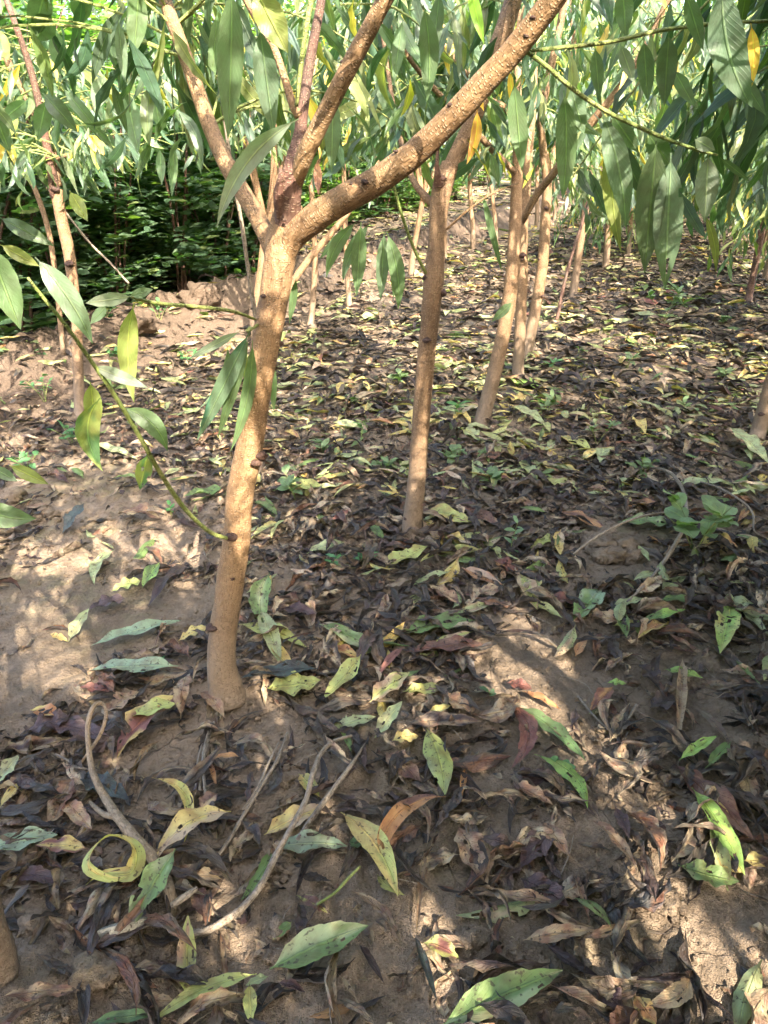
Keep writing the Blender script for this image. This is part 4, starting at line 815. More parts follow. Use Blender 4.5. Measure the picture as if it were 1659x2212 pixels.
def fresh_pts(n, y0, y1, power, rg, m=.05):
    x, y = scatter(n, y0, y1, rg, power); u, v, d = proj(np.stack([x, y, np.zeros(n)], -1))
    w = np.interp(v, [450, 700, 950, 1080, 1300, 1700, 2212], [1, 1, .85, .35, .16, .10, .08]) * np.interp(u, [0, 300, 600, 800], [.35, .45, .7, 1])
    k = (rg.random(n) < w * (.25 + 1.15 * sstep(.38, .6, fbm(x * 1.9, y * 1.9, 3, 211)))) & (rg.random(n) > bare(x, y) * .8) & clear_trunk(x, y, m); return x[k], y[k]
x, y = fresh_pts(5600, .5, 4.2, 1.5, rgf); fp, ci = fresh_params(x, y, rgf); 
um, vm_, dm = proj(fp['base'] + fp['dirv'] * fp['L'][:, None] / 2)
app = fp['L'] * fp['W'] / dm ** 2 * ((um > 15) & (um < PW - 15) & (vm_ > 0) & (vm_ < PH - 15)); fbig = np.argsort(-app)[:200]; rest = np.setdiff1d(np.arange(len(x)), fbig)
b = Buf(); b.add(*leaf_arrays(**sub(fp, rest), nv=7, nu=4, rg=rgf))
x2, y2 = fresh_pts(4000, 4.2, 9, 1.4, rgf); f2, _ = fresh_params(x2, y2, rgf, 1.35); b.add(*leaf_arrays(**f2, nv=5, nu=2, rg=rgf))
x2, y2 = fresh_pts(3200, 9, 19, 1.2, rgf); f2, _ = fresh_params(x2, y2, rgf, 1.7); b.add(*leaf_arrays(**f2, nv=3, nu=2, rg=rgf))
tag(b.build('fallen_leaves', M_FALL), 'green and yellow fallen leaves strewn over the litter between the rows', 'fallen leaves', kind='stuff')

LM = [('the large forked trunk base', 487, 1470), ('the second trunk base', 890, 1130), ('the third trunk base', 1040, 900), ('the left tree base', 170, 880), ('the bottom left corner', 30, 2190), ('the bottom right corner', 1630, 2190),
      ('the bent root loop', 205, 1600), ('the long dry forked twig', 610, 1800), ('the lobed weed at right', 1510, 1120), ('the right edge trunk base', 1640, 930), ('the crumbly clod heap', 1320, 1190), ('the big orange curled leaf', 850, 1790),
      ('the dark red leaf', 1075, 1590), ('the long lime leaf', 1550, 1790), ('the thin trunk behind the fork', 672, 700), ('the fourth trunk base', 1125, 800), ('the grey clod at lower right', 1440, 1960), ('the bottom centre edge', 830, 2190)]
used = {}
def auto_label(kindtxt, ups, vps, desc):
    """names each leaf by look, nearest landmark, side and rank from it"""
    n = len(ups); buckets = {}
    for i in range(n):
        dd = [math.hypot(ups[i] - a, vps[i] - b_) for _, a, b_ in LM]; j = int(np.argmin(dd)); dx, dy = ups[i] - LM[j][1], vps[i] - LM[j][2]
        side = ('right of' if dx > 0 else 'left of') if abs(dx) > abs(dy) else ('below' if dy > 0 else 'above'); buckets.setdefault((desc[i], side, j), []).append((dd[j], i))
    out = [None] * n
    for (de, si, j), l_ in buckets.items():
        l_.sort()
        for r_, (_, i) in enumerate(l_):
            rk = '' if r_ == 0 else ', %s nearest' % ORD[r_ + 1]
            if r_ == 0 and len(l_) > 1: rk = ', the nearest'
            out[i] = '%s %s %s %s%s' % (de, kindtxt, si, LM[j][0], rk)
    return out
def single_leaf(name, p, i, mat, label, cat, group, rg, nv=12, nu=6, holes=0):
    q = {k: (v[i:i + 1] if isinstance(v, np.ndarray) and len(np.shape(v)) and len(v) > 3 else v) for k, v in p.items()}
    bb = Buf(); bb.add(*leaf_arrays(**q, nv=nv, nu=nu, holes=holes, rg=rg)); org = q['base'][0]
    o = bb.build(name, mat, origin=org, smooth=(name != 'dead_leaf')); o.location = org; tag(o, label, cat, group)
desc = []
for i in fbig:
    lw = 'large ' if fp['L'][i] > .11 else ('small ' if fp['L'][i] < .085 else ''); desc.append(lw + FC[ci[i]][0])
for i, lab in zip(fbig, auto_label('fallen leaf', um[fbig], vm_[fbig], desc)):
    single_leaf('fallen_leaf', fp, i, M_FALL, lab, 'fallen leaf', 'fresh fallen leaves on the litter', rgf, holes=int(rgf.random() < .3) * 2)
DN = ['blackish', 'dark brown', 'purplish', 'brown', 'grey-tan', 'pale tan', 'rusty', 'slate']
u, v, d = proj(near_p['base'] + near_p['dirv'] * near_p['L'][:, None] / 2); desc = []
for i in big:
    c = near_p['cols'][i]; j = int(np.argmin(np.linalg.norm(DEADC - c, axis=1))); desc.append(('rolled ' if abs(near_p['roll'][i]) > 1.4 else ('wavy ' if near_p['wave'][i] > .13 else 'flat ')) + DN[j])
for i, lab in zip(big, auto_label('dead leaf', u[big], v[big], desc)):
    single_leaf('dead_leaf', near_p, i, M_DEAD, lab, 'dead leaf', 'dead leaves in the foreground litter', rgd)

# ---- the leaves one notices, each where the photograph has it
HC_ = dict(pg=(.26, .31, .14), bg=(.20, .27, .15), g=(.12, .19, .055), dg=(.075, .13, .045), yg=(.30, .34, .10), y=(.44, .37, .12), o=(.34, .19, .075), r=(.15, .068, .05), t=(.36, .27, .15), td=(.25, .19, .12), br=(.13, .075, .05), pu=(.068, .044, .043), sl=(.04, .055, .05), k=(.045, .033, .028), lg=(.22, .36, .08))
HN = dict(pg='pale green', bg='bluish green', g='green', dg='dark green', yg='yellow-green', y='yellow', o='orange', r='dark red', t='tan', td='mottled tan', br='brown', pu='purple-brown', sl='slate green', k='blackish', lg='lime')
def laid(u0, v0, u1, v1, wpx, c, label, c2=None, bend=.3, side=0., roll=.3, fold=.15, twist=.25, wave=.12, up=(.018, .018), holes=1, tilt=(0, 0), crumple=.008, under=False):
    a = G(u0, v0, up[0]); b_ = G(u1, v1, up[1]); L = float(np.linalg.norm(b_ - a)); d = (b_ - a) / L; mid = (a + b_) / 2
    nn = unit(np.array([tilt[0], tilt[1], 1.0])); ac = unit(np.cross(nn, d)); pu = proj(np.array([mid, mid + ac * .01])); ppm = math.hypot(pu[0][1] - pu[0][0], pu[1][1] - pu[1][0]) / .01
    W = min(wpx / ppm, L * .6); rg = np.random.default_rng(int(abs(u0 * 3 + v0 * 5 + u1 * 7)) % 100003)
    dead = c in ('r', 'td', 'br', 'pu', 'k', 'sl'); Lc = L * (abs(bend) / 2 / math.sin(abs(bend) / 2) if abs(bend) > 1e-3 else 1)
    B = Buf(); B.add(*leaf_arrays(a, d, -nn if under else nn, Lc, W, bend=bend if under else -bend, side=side, fold=fold, roll=roll, twist=twist, wave=wave, crumple=crumple * (2.6 if dead else 1.3), jag=.14 if dead else .08, cols=HC_[c], col2=HC_[c2] if c2 else None, nv=20, nu=8, holes=holes, rg=rg))
    o = B.build('dead_leaf' if dead else 'fallen_leaf', M_DEAD if dead else M_FALL, origin=a); o.location = a
    tag(o, label, 'dead leaf' if dead else 'fallen leaf', 'leaves lying in the foreground')
def c5(x, y): return x / 2, 1344 + y / 2
def c6(x, y): return 829.5 + x / 2, 1344 + y / 2
def c4(x, y): return 829.5 + x / 2, 672 + y / 2
def c3(x, y): return x / 2, 672 + y / 2
for f, rowsd in ((c5, [
    (805, 1625, 812, 1262, 88, 'yg', 'upright pale yellow-green leaf at the bottom left, tip pointing up', dict(c2='t', up=(.012, .05))),
    (1165, 1500, 1592, 1310, 150, 'g', 'big oval green leaf with black blotches at bottom centre left', dict(c2='pg', up=(.02, .035), wave=.03)),
    (1110, 1520, 640, 1740, 70, 'yg', 'long narrow lime-yellow leaf at the bottom edge', dict(side=-.06, up=(.03, .02))),
    (1078, 1560, 1085, 1740, 64, 'yg', 'pale leaf tip pointing up at the bottom edge below the big oval leaf', dict(up=(.03, .02))),
    (1160, 1530, 1060, 1570, 40, 'pg', 'short pale green leaf under the long narrow lime-yellow leaf', dict()),
    (380, 1735, 700, 1690, 60, 'dg', 'dark green leaf cut by the bottom edge', dict()),
    (760, 980, 548, 1335, 112, 'g', 'green leaf draped over the root with holes and yellow tip', dict(c2='pg', bend=.9, up=(.07, .02), holes=4, side=.04)),
    (-60, 985, 250, 918, 92, 'bg', 'bluish green leaf at the left edge touching a red-yellow one', dict(up=(.02, .03), holes=2)),
    (380, 980, 150, 962, 80, 'y', 'red and yellow striped leaf left of the curled ring leaf', dict(c2='r', up=(.03, .03))),
    (1000, 820, 668, 1040, 104, 'y', 'yellow-brown drooping leaf with black specks beside the root', dict(c2='t', side=-.15, up=(.05, .03), bend=.6)),
    (655, 672, 790, 965, 60, 'yg', 'narrow lime leaf curling in a crescent above the root', dict(side=.25, bend=.5, up=(.06, .03), holes=3, c2='y', roll=.9)),
    (780, 310, 505, 590, 112, 'y', 'yellow leaf with rusty patches below the forked trunk', dict(c2='r', side=-.10, up=(.03, .02), holes=2)),
    (770, 350, 545, 415, 62, 'yg', 'smooth green leaf resting on the yellow rusty leaf', dict(up=(.04, .035))),
    (770, 190, 395, 205, 78, 'bg', 'bluish leaf with black speckles left of the trunk foot', dict(bend=.7, side=.08, up=(.04, .02), holes=3)),
    (395, 100, 785, -8, 44, 'bg', 'long narrow bluish green leaf lying left of the trunk', dict(up=(.015, .015))),
    (295, 85, 385, -60, 52, 'pg', 'pale leaf standing beside the large sun spot at left', dict(up=(.012, .05))),
    (215, 50, 295, 85, 34, 'y', 'small yellow leaf on the large sun spot', dict()),
    (900, 18, 770, 82, 44, 'y', 'yellow leaf touching the left side of the trunk foot', dict()),
    (1030, 10, 1325, 108, 66, 'yg', 'pale lime leaf stretched right of the trunk foot', dict(bend=.5, up=(.02, .02))),
    (1125, -50, 1215, 190, 80, 'pg', 'pale green leaf crossing over the lime leaf near the trunk', dict(up=(.04, .02), bend=.5)),
    (1375, 200, 1040, 240, 60, 'sl', 'dark slate leaf right of the trunk foot', dict(up=(.02, .02))),
    (1150, 285, 1385, 250, 84, 'yg', 'wide pale lime leaf on the soil right of the trunk foot', dict(side=-.08, fold=.05)),
    (1560, 140, 1395, 332, 76, 'yg', 'lime leaf tilting up beside an orange one, right of the trunk', dict(side=.06, up=(.04, .015))),
    (1380, 8, 1662, 150, 66, 'g', 'long green leaf lying diagonally in the centre foreground', dict(c2='pg', holes=2)),
    (1410, 110, 1565, 168, 46, 'o', 'small orange leaf above the tilted lime leaf', dict(c2='y', bend=.8)),
    (1415, 475, 1625, 408, 54, 'pg', 'nibbled pale green leaf near the centre', dict(holes=5)),
    (1140, 920, 1405, 790, 84, 'y', 'tan-yellow leaf under the forked twigs', dict(c2='t', up=(.01, .012))),
    (1180, 975, 1500, 968, 88, 'bg', 'bluish green leaf with dark specks beside the forked twigs', dict(bend=.6, wave=.15, holes=2)),
    (1500, 965, 1600, 935, 50, 'dg', 'short dark green leaf tip poking behind the speckled yellow leaf', dict()),
    (1470, 822, 1720, 1185, 112, 'y', 'large yellow leaf with black specks left of centre foreground', dict(c2='yg', side=.07, up=(.03, .02), bend=.5)),
    (1170, 980, 1038, 1205, 58, 'g', 'narrow green leaf left of the long forked twig', dict(side=.10, roll=.8)),
    (1290, 655, 1380, 755, 66, 'yg', 'small yellow leaf stuck between the forked twigs', dict(c2='y')),
    (1035, 582, 905, 600, 24, 'o', 'thin curled orange leaf near the straw bundle', dict(bend=1.2)),
    (905, 600, 938, 718, 30, 'o', 'orange leaf hanging down beside the straw bundle', dict(roll=1.2)),
    (0, 800, 95, 685, 40, 'y', 'yellow leaf at the left edge above the striped leaf', dict()),
    (-20, 700, 85, 572, 60, 'pg', 'pale leaf at the left edge level with the root loop', dict(up=(.02, .04))),
    (1280, 1180, 1415, 1258, 52, 'yg', 'green and brown leaf on a long stalk below the yellow leaf', dict(c2='br', bend=.6)),
    (1260, 1295, 1180, 1372, 50, 'g', 'short green leaf left of the big oval leaf', dict(c2='yg')),
    (840, 1150, 905, 1295, 90, 'br', 'pinkish brown crumpled leaf by the twig fork', dict(c2='t', bend=.9)),
    (700, 505, 580, 700, 44, 'td', 'mottled rolled leaf below the yellow rusty leaf', dict(side=-.12, roll=1.6)),
    (940, 740, 860, 830, 110, 'br', 'curled brown leaf over the yellow-brown drooping leaf', dict(c2='t', bend=1.4, up=(.05, .04))),
    (960, 1110, 770, 1110, 60, 'td', 'tan mottled leaf right of the root', dict(bend=.8, c2='t')),
    (870, 300, 970, 410, 66, 'td', 'grey-tan leaf at the foot of the trunk', dict(bend=1.0)),
    (130, 380, 270, 400, 60, 'o', 'orange leaf on the purple pile left of the root loop', dict(c2='y')),
    (200, 430, 500, 520, 90, 'pu', 'glossy purple leaf beside the root loop', dict(twist=.8, wave=.2)),
    (110, 470, 330, 410, 70, 'pu', 'dull purple leaf behind the root loop', dict(wave=.2)),
    (340, 660, 560, 770, 110, 'sl', 'slate grey rotted leaf under the root', dict(wave=.2)),
    (60, 1090, 290, 1120, 80, 'pu', 'purple-black leaf at left below the striped leaf', dict(wave=.2)),
    (270, 770, 400, 900, 90, 'td', 'ragged tan leaf above the red-yellow striped leaf', dict(c2='t', wave=.15)),
    (60, 830, 170, 690, 50, 'td', 'curled grey-tan leaf near the left edge', dict(roll=1.3)),
    (1200, 1560, 1320, 1600, 60, 'pu', 'shiny rolled purple leaf right of the long narrow leaf', dict(roll=1.7, bend=.8)),
    (430, 1180, 330, 1400, 90, 'k', 'blackish torn leaf under the flat stick', dict(wave=.2)),
    (0, 1620, 350, 1590, 70, 'br', 'long brown wavy leaf at the bottom left', dict(c2='td', wave=.25)),
    (560, 1660, 760, 1640, 70, 'td', 'tan speckled leaf left of the upright pale leaf', dict(bend=.8)),
    (950, 1330, 1000, 1690, 50, 'td', 'long rolled tan leaf running down to the bottom edge', dict(roll=1.8, wave=.15)),
    (1550, 1390, 1659, 1560, 50, 'k', 'dark rolled leaf right of the big oval leaf', dict(roll=1.5)),
    (440, 400, 600, 300, 60, 'td', 'pale mottled leaf above the root loop', dict(wave=.15)),
    (500, 300, 340, 280, 60, 'r', 'small reddish dead leaf left of the speckled bluish leaf', dict()),
    ]), (c6, [
    (182, 455, 265, 748, 116, 'pg', 'smooth pale lime leaf with white midrib in the centre foreground', dict(c2='yg', under=True, up=(.03, .02), side=-.04)),
    (530, 332, 542, 640, 86, 'r', 'dark red leaf bent in a curve right of centre', dict(side=.20, wave=.12)),
    (35, 512, 150, 492, 56, 'y', 'small bright yellow leaf left of the pale lime leaf', dict()),
    (-40, 500, 80, 340, 60, 'pg', 'narrow pale green leaf just left of the bright yellow one', dict(up=(.02, .04))),
    (-60, 345, 112, 215, 76, 'yg', 'tan-green leaf tilted up in the centre', dict(c2='t', up=(.02, .04))),
    (80, 300, 275, 292, 46, 'yg', 'thin lime leaf right of the tilted tan-green one', dict()),
    (555, 360, 872, 600, 64, 'dg', 'dark green long leaf above the bright curved one', dict(side=.05)),
    (650, 570, 880, 805, 64, 'lg', 'bright green leaf arching with curled tip', dict(side=-.18, under=True)),
    (595, 297, 765, 380, 30, 'o', 'thin orange leaf glowing on the lit stripe', dict(roll=.8)),
    (530, 262, 640, 290, 44, 'r', 'small dark red leaf left of the glowing orange one', dict()),
    (1275, 597, 1440, 490, 52, 'lg', 'lime leaf crossing a darker one at right', dict(up=(.02, .03))),
    (1500, 515, 1385, 635, 50, 'g', 'dark leaf crossing the lime one at right', dict()),
    (1330, 715, 1560, 1095, 84, 'lg', 'long lime leaf near the right edge', dict(up=(.04, .02), side=.03)),
    (1375, 697, 1570, 905, 26, 'y', 'thin yellow leaf edge above the long lime leaf', dict(side=-.10)),
    (1250, 610, 1600, 945, 110, 'br', 'wide brown leaf beneath the thin yellow edge at right', dict(wave=.15, up=(.006, .01))),
    (1400, 1005, 1555, 1085, 60, 'y', 'yellow leaf tucked under the long lime leaf', dict()),
    (1555, 1030, 1690, 1050, 80, 'y', 'yellow-brown leaf at the right edge beside the lime leaf', dict(c2='br')),
    (1270, 1050, 1535, 1120, 96, 'g', 'blurred green leaf below the yellow one at right', dict(c2='pg', side=-.08)),
    (240, 1750, 775, 1502, 165, 'g', 'big green leaf with pale blotches at the bottom centre', dict(c2='pg', up=(.02, .03), wave=.04)),
    (165, 1385, 325, 1455, 76, 'yg', 'curled green leaf with pink edge on the soil', dict(c2='r', bend=1.2, up=(.03, .02))),
    (1075, 1610, 1180, 1745, 80, 'y', 'yellow leaf with brown edge at the bottom right', dict(c2='o')),
    (1320, 1520, 1120, 1650, 110, 'td', 'broad tan leaf arching above the bottom yellow leaf', dict(c2='t', side=.2, bend=.7, up=(.03, .02))),
    (-30, 1090, 90, 1180, 44, 'yg', 'yellow-green leaf tip at the lower centre', dict(side=-.1)),
    (990, 278, 890, 385, 66, 'r', 'rust-red leaf in the right foreground', dict(c2='o')),
    (965, 262, 1048, 266, 26, 'lg', 'tiny lime leaf touching the rust-red one', dict()),
    (1210, 203, 1380, 242, 30, 'lg', 'narrow lime leaf on dark litter at right', dict()),
    (320, 880, 450, 1130, 130, 'td', 'broad spotted tan leaf standing below the pale lime leaf', dict(c2='td', wave=.15)),
    (460, 870, 430, 1130, 90, 'td', 'ragged spotted leaf hanging beside the broad tan one', dict(c2='k')),
    (760, 1215, 390, 1175, 56, 'td', 'long tan wavy leaf across the lower right', dict(roll=.8, wave=.15)),
    (600, 1375, 910, 1330, 76, 'td', 'pale tan leaf flattened at the lower right', dict(c2='t', wave=.12)),
    (820, 1370, 1120, 1280, 60, 'td', 'lit tan rolled leaf with pointed tip', dict(c2='t', roll=1.2, side=-.07)),
    (680, 860, 800, 1010, 70, 'td', 'upright spotted leaf beside the purple pair', dict(c2='t')),
    (890, 850, 1095, 1078, 56, 'td', 'narrow speckled leaf pointing to the lower right', dict(roll=1.2, side=.06)),
    (820, 1080, 890, 1300, 40, 'td', 'thin curled tan leaf below the purple pair', dict(roll=1.4)),
    (720, 900, 590, 1060, 120, 'pu', 'upper leaf of the shiny purple pair', dict(wave=.15)),
    (590, 1110, 795, 1225, 110, 'pu', 'lower leaf of the shiny purple pair', dict(wave=.15)),
    (180, 960, 140, 1350, 50, 'td', 'long rolled grey-tan leaf running downwards at the lower centre', dict(roll=1.7, wave=.1)),
    (130, 1350, 230, 1640, 50, 'sl', 'dark rolled leaf continuing towards the bottom centre', dict(roll=1.4)),
    (460, 100, 90, 130, 66, 'r', 'long wine-red leaf right of centre', dict(wave=.12, c2='br')),
    (390, 40, 160, 125, 34, 'yg', 'narrow tan-green leaf on the wine-red one', dict(c2='t')),
    (1190, 270, 1100, 180, 110, 'k', 'black wet leaf in the right foreground', dict(wave=.2)),
    (1150, 370, 1260, 330, 90, 'k', 'second black wet leaf below and right of the first', dict(wave=.2)),
    (1290, 150, 1270, 540, 60, 'td', 'tall torn tan leaf hanging in the right foreground', dict(roll=1.0, wave=.15)),
    (540, 700, 730, 790, 60, 'td', 'tan leaf curled above the broad spotted ones', dict(roll=1.2)),
    (740, 690, 540, 660, 70, 'pu', 'purple crumpled leaf left of the bright arching leaf', dict(wave=.2)),
    (1000, 800, 1060, 930, 60, 'pu', 'small purple leaf left of the lit soil strip', dict()),
    (350, 630, 335, 760, 34, 'o', 'orange leaf right of the pale lime leaf', dict(roll=.9)),
    (700, 1390, 930, 1530, 60, 'k', 'dark rolled leaf below the flattened tan leaf', dict(roll=1.4, side=-.1)),
    (900, 1560, 1050, 1700, 110, 'pu', 'dark crumpled leaf right of the bottom green leaf', dict(wave=.3)),
    (0, 560, 160, 690, 90, 'td', 'brown mottled leaf left of the pale lime leaf', dict(c2='br', wave=.15)),
    (240, 310, 380, 390, 70, 'td', 'pale mottled leaf under the thin lime leaf', dict(c2='t')),
    (90, 440, 420, 430, 66, 'td', 'long mottled leaf above the pale lime leaf', dict(c2='k', wave=.1)),
    (1550, 640, 1600, 800, 90, 'td', 'flat pale brown leaf by the right edge', dict(c2='t')),
    ]), (c4, [
    (165, 862, 382, 915, 60, 'y', 'bright yellow leaf right of the second trunk foot', dict(c2='yg')),
    (170, 895, 255, 1015, 60, 'y', 'yellow mottled leaf leaning on the second trunk foot', dict(c2='t')),
    (250, 960, 355, 1010, 70, 'y', 'wide yellow leaf below the bright yellow one', dict(c2='yg')),
    (-10, 1098, 188, 1015, 62, 'yg', 'pale green spoon-shaped leaf below the second trunk foot', dict(side=-.08)),
    (942, 1195, 818, 1348, 108, 'g', 'oval bluish-green leaf lying right of centre', dict(c2='bg', up=(.03, .015))),
    (585, 1132, 662, 1290, 80, 'yg', 'pale tan-green leaf pointing down at the centre', dict(c2='t')),
    (785, 975, 630, 1025, 56, 'yg', 'lime leaf left of the crumbly clod heap', dict(c2='yg')),
    (750, 862, 970, 952, 44, 'o', 'long rusty orange leaf above the clod heap', dict(c2='br')),
    (290, 830, 495, 930, 64, 'pu', 'long purple-brown leaf right of the second trunk', dict(c2='br')),
    (110, 1190, 285, 1125, 34, 'pg', 'thin pale leaf below the spoon-shaped one', dict()),
    (395, 1335, 50, 1400, 84, 'g', 'ragged nibbled green leaf near the centre', dict(holes=9, wave=.1)),
    (470, 1075, 585, 1130, 66, 'r', 'red-brown leaf in the centre', dict(c2='o')),
    (975, 1290, 1125, 1240, 44, 'pg', 'pale green leaf right of the oval bluish one', dict()),
    (1105, 1350, 1305, 1288, 44, 'g', 'green leaf above the small orange triangle leaf', dict(c2='lg')),
    (1215, 1350, 1095, 1415, 60, 'o', 'orange folded triangle-like leaf at right of centre', dict(c2='y', bend=.8)),
    (1190, 1252, 1345, 1246, 36, 'g', 'small green leaf right of the pale green one', dict()),
    (580, 640, 665, 738, 54, 'pg', 'pale mottled leaf pointing to the lower right in mid-ground', dict(c2='yg')),
    (680, 728, 835, 768, 30, 'yg', 'thin pale leaf next to the mottled one in mid-ground', dict()),
    (1035, 645, 1128, 728, 36, 'g', 'green leaf standing in the mid-ground litter', dict()),
    (750, 545, 902, 612, 46, 'yg', 'lemon-tipped arched leaf in mid-ground', dict(c2='y', bend=.6)),
    (1490, 500, 1662, 660, 76, 'pg', 'large pale green leaf at the right edge of mid-ground', dict(up=(.05, .02))),
    (510, 285, 690, 342, 50, 'lg', 'bright green leaf right of the third trunk', dict(fold=.05)),
    (515, 375, 635, 392, 36, 'y', 'yellow speckled leaf right of the third trunk', dict()),
    (1010, 912, 1275, 925, 44, 'g', 'long green leaf left of the lobed weed', dict(c2='pg')),
    (1365, 1010, 1530, 1020, 90, 'y', 'golden curled leaf below the lobed weed', dict(bend=1.3, c2='o')),
    (1500, 1262, 1452, 1480, 112, 'yg', 'large lime leaf with a hole at the right', dict(c2='lg', holes=3)),
    (1440, 1265, 1600, 1262, 60, 'pg', 'pale leaf across the top of the large lime leaf', dict()),
    (1540, 1290, 1662, 1400, 40, 'pg', 'pale narrow leaf sloping to the right edge', dict()),
    (860, 770, 1000, 800, 30, 'td', 'pale rolled leaf in mid-ground', dict(roll=1.2)),
    (1230, 760, 1480, 735, 40, 'pg', 'pale green leaf above the lobed weed', dict(wave=.1)),
    (1560, 775, 1700, 760, 44, 'pg', 'pale green leaf at the right edge by the weed', dict()),
    (1200, 830, 990, 850, 40, 'o', 'rust-brown leaf left of the weed', dict(c2='br')),
    (20, 490, 240, 480, 44, 'y', 'yellow-brown leaf between second and third trunks', dict(c2='y')),
    (330, 500, 415, 560, 60, 'pg', 'pale green leaf below the third trunk foot', dict(c2='yg')),
    (560, 405, 700, 495, 44, 'pg', 'pale folded leaf right of the third trunk', dict(up=(.05, .02))),
    (1080, 460, 1130, 530, 56, 'y', 'upright yellow heart-shaped leaf in mid-ground', dict(up=(.01, .05))),
    (950, 590, 935, 655, 60, 'pg', 'bluish five-pointed cluster leaf in mid-ground', dict()),
    (330, 1270, 190, 1180, 60, 'br', 'brown curled leaf below the spoon-shaped leaf', dict(c2='t')),
    (380, 1230, 520, 1200, 50, 'td', 'pale brown torn leaf left of centre', dict(c2='t')),
    (700, 1240, 830, 1260, 44, 'r', 'dark reddish leaf at the centre', dict(c2='br')),
    (880, 1310, 1040, 1350, 50, 'td', 'tan leaf below the oval bluish-green leaf', dict(c2='t')),
    ]), (c3, [
    (1168, 1130, 1148, 1372, 92, 'g', 'green leaf standing on edge right of the forked trunk', dict(c2='pg', up=(.09, .02), side=-.12)),
    (500, 1030, 408, 1182, 56, 'pg', 'pale twisted leaf at left in the soil', dict(side=-.1)),
    (615, 1165, 480, 1212, 60, 'yg', 'sunlit yellow-green leaf left of the forked trunk', dict()),
    (690, 1085, 615, 1195, 60, 'g', 'green tip beside the sunlit yellow-green leaf', dict(c2='lg', up=(.04, .02))),
    (700, 900, 505, 880, 60, 'br', 'pinkish curled leaf left of the forked trunk', dict(bend=1.0, c2='t')),
    (365, 830, 270, 962, 56, 'sl', 'dark bluish leaf standing at the left', dict(up=(.06, .01))),
    (1180, 778, 1400, 765, 44, 'yg', 'narrow yellow-green leaf between the first two trunks', dict(bend=.8)),
    (985, 778, 790, 800, 36, 'g', 'green leaf touching the forked trunk', dict()),
    (375, 575, 595, 640, 46, 'pg', 'pale green leaf left behind the arching shoot', dict()),
    (1325, 1048, 1490, 998, 44, 'pg', 'light green leaf between the first two trunks', dict()),
    (1578, 905, 1662, 990, 44, 'g', 'green leaf tip left of the second trunk', dict()),
    (550, 1240, 380, 1290, 50, 'pu', 'purplish flat leaf below the sunlit leaf at left', dict()),
    (1210, 1280, 1370, 1310, 50, 'pu', 'purple leaf right of the forked trunk', dict()),
    (820, 1100, 640, 1280, 60, 'k', 'black curled leaf heap piece left of the forked trunk', dict(wave=.2, bend=.9)),
    ])):
    for u0, v0, u1, v1, wv, c, lab, kw in rowsd: laid(*f(u0, v0), *f(u1, v1), wv / 2, c, lab, **kw)
def curve_leaf(pts, wpx, c, c2, label, roll=.5, tw=(0, 0), edge=0., nv=40):
    """a strongly curled leaf along given points (u,v,height above ground)"""
    X = catmull([G(u_, v_, h_) for u_, v_, h_ in pts], nv + 1); s = np.linspace(0, 1, nv + 1); T = unit(np.gradient(X, axis=0)); _, _, d = proj(X.mean(0)); W = wpx * d[0] / FPX
    wd = np.interp(s, PROF_S, PROF_W) * W / 2; up = np.array([0, 0, 1.0]); A = unit(np.cross(np.broadcast_to(up, T.shape), T)); N = np.cross(T, A); an = np.interp(s, np.linspace(0, 1, len(tw)), tw)
    AC = np.cos(an)[:, None] * A + np.sin(an)[:, None] * N; NO = -np.sin(an)[:, None] * A + np.cos(an)[:, None] * N; t = np.linspace(-1, 1, 9)
    yy = wd[:, None] * np.sin(roll * t) / roll; zz = wd[:, None] * (1 - np.cos(roll * t)) / roll + .05 * W * np.sin(18 * s)[:, None] * np.abs(t)
    V = X[:, None] + AC[:, None] * yy[..., None] + NO[:, None] * zz[..., None]; ii = np.arange(V.shape[0] * 9).reshape(-1, 9)
    F = np.stack([ii[:-1, :-1], ii[:-1, 1:], ii[1:, 1:], ii[1:, :-1]], -1).reshape(-1, 4); U = np.stack(np.broadcast_arrays(t[None] * .5 + .5, s[:, None]), -1).reshape(-1, 2)
    k = sstep(.4, .6, fbm(s[:, None] * 4 + wpx, t[None] * 1.2 + wpx, 2, 8))[..., None]; Cc = (np.array(HC_[c]) * (1 - k) + np.array(HC_[c2]) * k).reshape(-1, 3)
    B = Buf(); org = X[0]; B.add(V.reshape(-1, 3), F, U, Cc); o = B.build('fallen_leaf', M_FALL, origin=org); o.location = org; tag(o, label, 'fallen leaf', 'leaves lying in the foreground')
curve_leaf([(*c6(270, 755), .03), (*c6(170, 765), .045), (*c6(70, 820), .05), (*c6(5, 910), .045), (*c6(-5, 1000), .03), (*c6(50, 1078), .015)], 38, 'o', 'br', 'big orange-brown leaf curled into a hook in the centre foreground', tw=(.3, -.5, -.6))
curve_leaf([(*c5(355, 1150), .012), (*c5(440, 1090), .02), (*c5(560, 1085), .03), (*c5(590, 1010), .045), (*c5(555, 950), .06), (*c5(470, 925), .07), (*c5(400, 985), .07), (*c5(385, 1060), .055), (*c5(480, 1110), .045), (*c5(550, 1100), .04)], 46, 'yg', 'y', 'yellow leaf curled into a full ring left of the root', roll=.4, tw=(.1, .7, .9, .8, .9))

